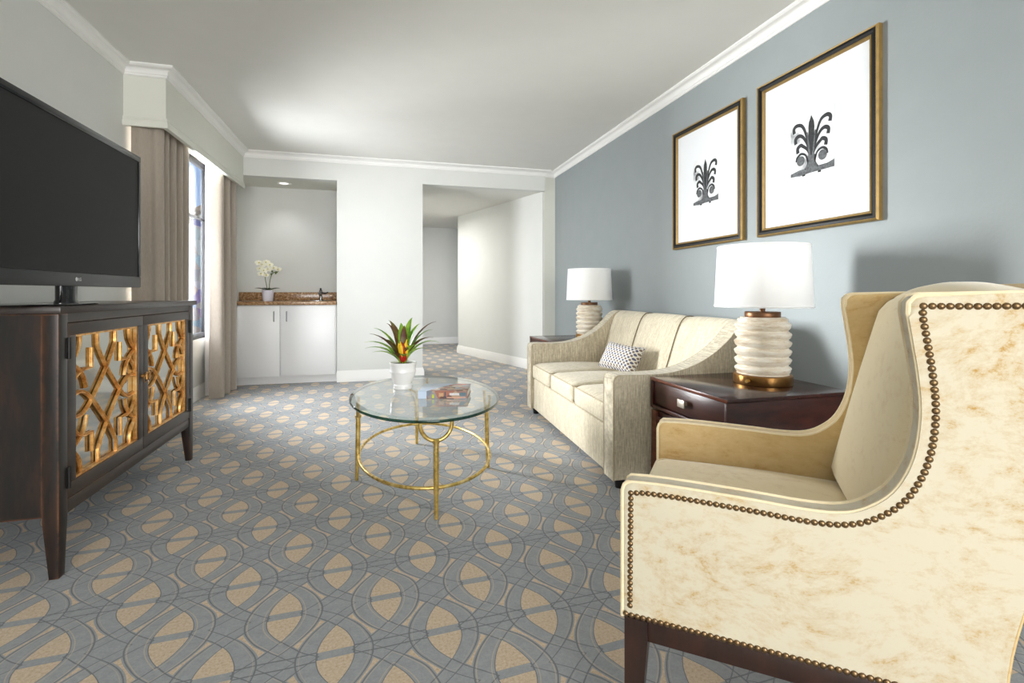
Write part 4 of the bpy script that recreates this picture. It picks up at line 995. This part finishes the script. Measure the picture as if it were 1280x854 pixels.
for side, yy in ((1, 0.0005),):
    for p in nails:
        o = n0 if first else n0.copy()
        if not first: C.objects.link(o)
        first = False; o.parent = AC; o.location = (p[0], yy, p[1])
bobj('front_rail', 'velvet_cushion', AC, 0.008, 0.055, TH + 0.001, WC - TH - 0.001, ZB, 0.365, bev=0.010)
bobj('seat_deck', 'velvet_cushion', AC, 0.056, 0.60, TH + 0.001, WC - TH - 0.001, ZB, 0.362)
bm = new(); cushion(bm, -0.004, 0.535, TH + 0.002, WC - TH - 0.002, 0.366, 0.468, r=0.030, puff=0.026, n=14)
sc_ = obj('seat_cushion', 'velvet_cushion', AC, 60)
ring = [(0.004, TH + 0.03, 0.456), (0.004, WC - TH - 0.03, 0.456), (0.02, WC - TH - 0.010, 0.458), (0.45, WC - TH - 0.010, 0.458)]
bm = new(); tube(bm, [(0.45, TH + 0.010, 0.458), (0.02, TH + 0.010, 0.458)] + ring, 0.005, 6); obj('welt', 'velvet_edge', sc_)
def lean(p, q):
    p = p.copy(); zz = p.z; p.x += 0.25 * zz; return p
bm = new(); cushion(bm, 0.535, 0.650, TH + 0.003, WC - TH - 0.003, 0.475, 0.985, r=0.040, puff=0.015, n=14, sag=lean, side=0.012)
for v in bm.verts: v.co.z += 0.0 if v.co.z < 0.9 else 0.0
bc = obj('back_cushion', 'velvet_cushion', AC, 60)
bk_poly = [(0.60, 0.33), (0.655, 0.33), (0.68, 0.50), (0.728, 0.68), (0.79, 0.86), (0.822, 0.985), (0.80, 1.012), (0.765, 1.014), (0.735, 0.99)]
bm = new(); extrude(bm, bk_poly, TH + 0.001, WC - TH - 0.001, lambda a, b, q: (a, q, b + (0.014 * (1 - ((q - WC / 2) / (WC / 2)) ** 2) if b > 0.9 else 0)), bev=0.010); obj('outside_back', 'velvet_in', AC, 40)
bm = new(); ny = 12; rows = []                      # crowned top roll of the back
for j in range(ny + 1):
    s = j / ny; q = TH + 0.002 + (WC - 2 * TH - 0.004) * s; e = 1 - (2 * s - 1) ** 2
    rows.append([bm.verts.new((0.69 + 0.062 * math.cos(2 * PI * k / 14), q, 0.975 + 0.020 * e + 0.030 * math.sin(2 * PI * k / 14))) for k in range(14)])
for A, B in zip(rows, rows[1:]):
    for k in range(14): bm.faces.new((A[k], A[(k + 1) % 14], B[(k + 1) % 14], B[k]))
bm.faces.new(rows[0]); bm.faces.new(rows[-1][::-1]); obj('back_roll', 'velvet_cushion', AC, 60)
for y0 in (0.010, WC - 0.034): bobj('seat_rail', 'chair_leg', AC, 0.055, 0.60, y0, y0 + 0.024, 0.224, ZB - 0.0005, bev=0.002)
bobj('seat_rail', 'chair_leg', AC, 0.012, 0.036, 0.055, WC - 0.055, 0.224, ZB - 0.0005, bev=0.002)
for lx in (0.006, 0.595):
    for ly in (0.004, WC - 0.054):
        bm = new(); rings = []
        for z, i in ((0.0, 0.009), (0.22, 0.0), (ZB - 0.0005, 0.0)):
            rake = 0.03 * (1 - z / 0.27) if lx > 0.3 else 0
            x0, x1 = (lx, lx + 0.05 - 2 * i) if lx < 0.3 else (lx + 2 * i + rake, lx + 0.05 + rake)
            y0, y1 = (ly, ly + 0.05 - 2 * i) if ly < 0.3 else (ly + 2 * i, ly + 0.05)
            rings.append([bm.verts.new(p) for p in ((x0, y0, z), (x1, y0, z), (x1, y1, z), (x0, y1, z))])
        for A, B in zip(rings, rings[1:]):
            for k in range(4): bm.faces.new((A[k], A[(k + 1) % 4], B[(k + 1) % 4], B[k]))
        bm.faces.new(rings[0][::-1]); bm.faces.new(rings[-1])
        obj('leg', 'chair_leg', AC, 30)
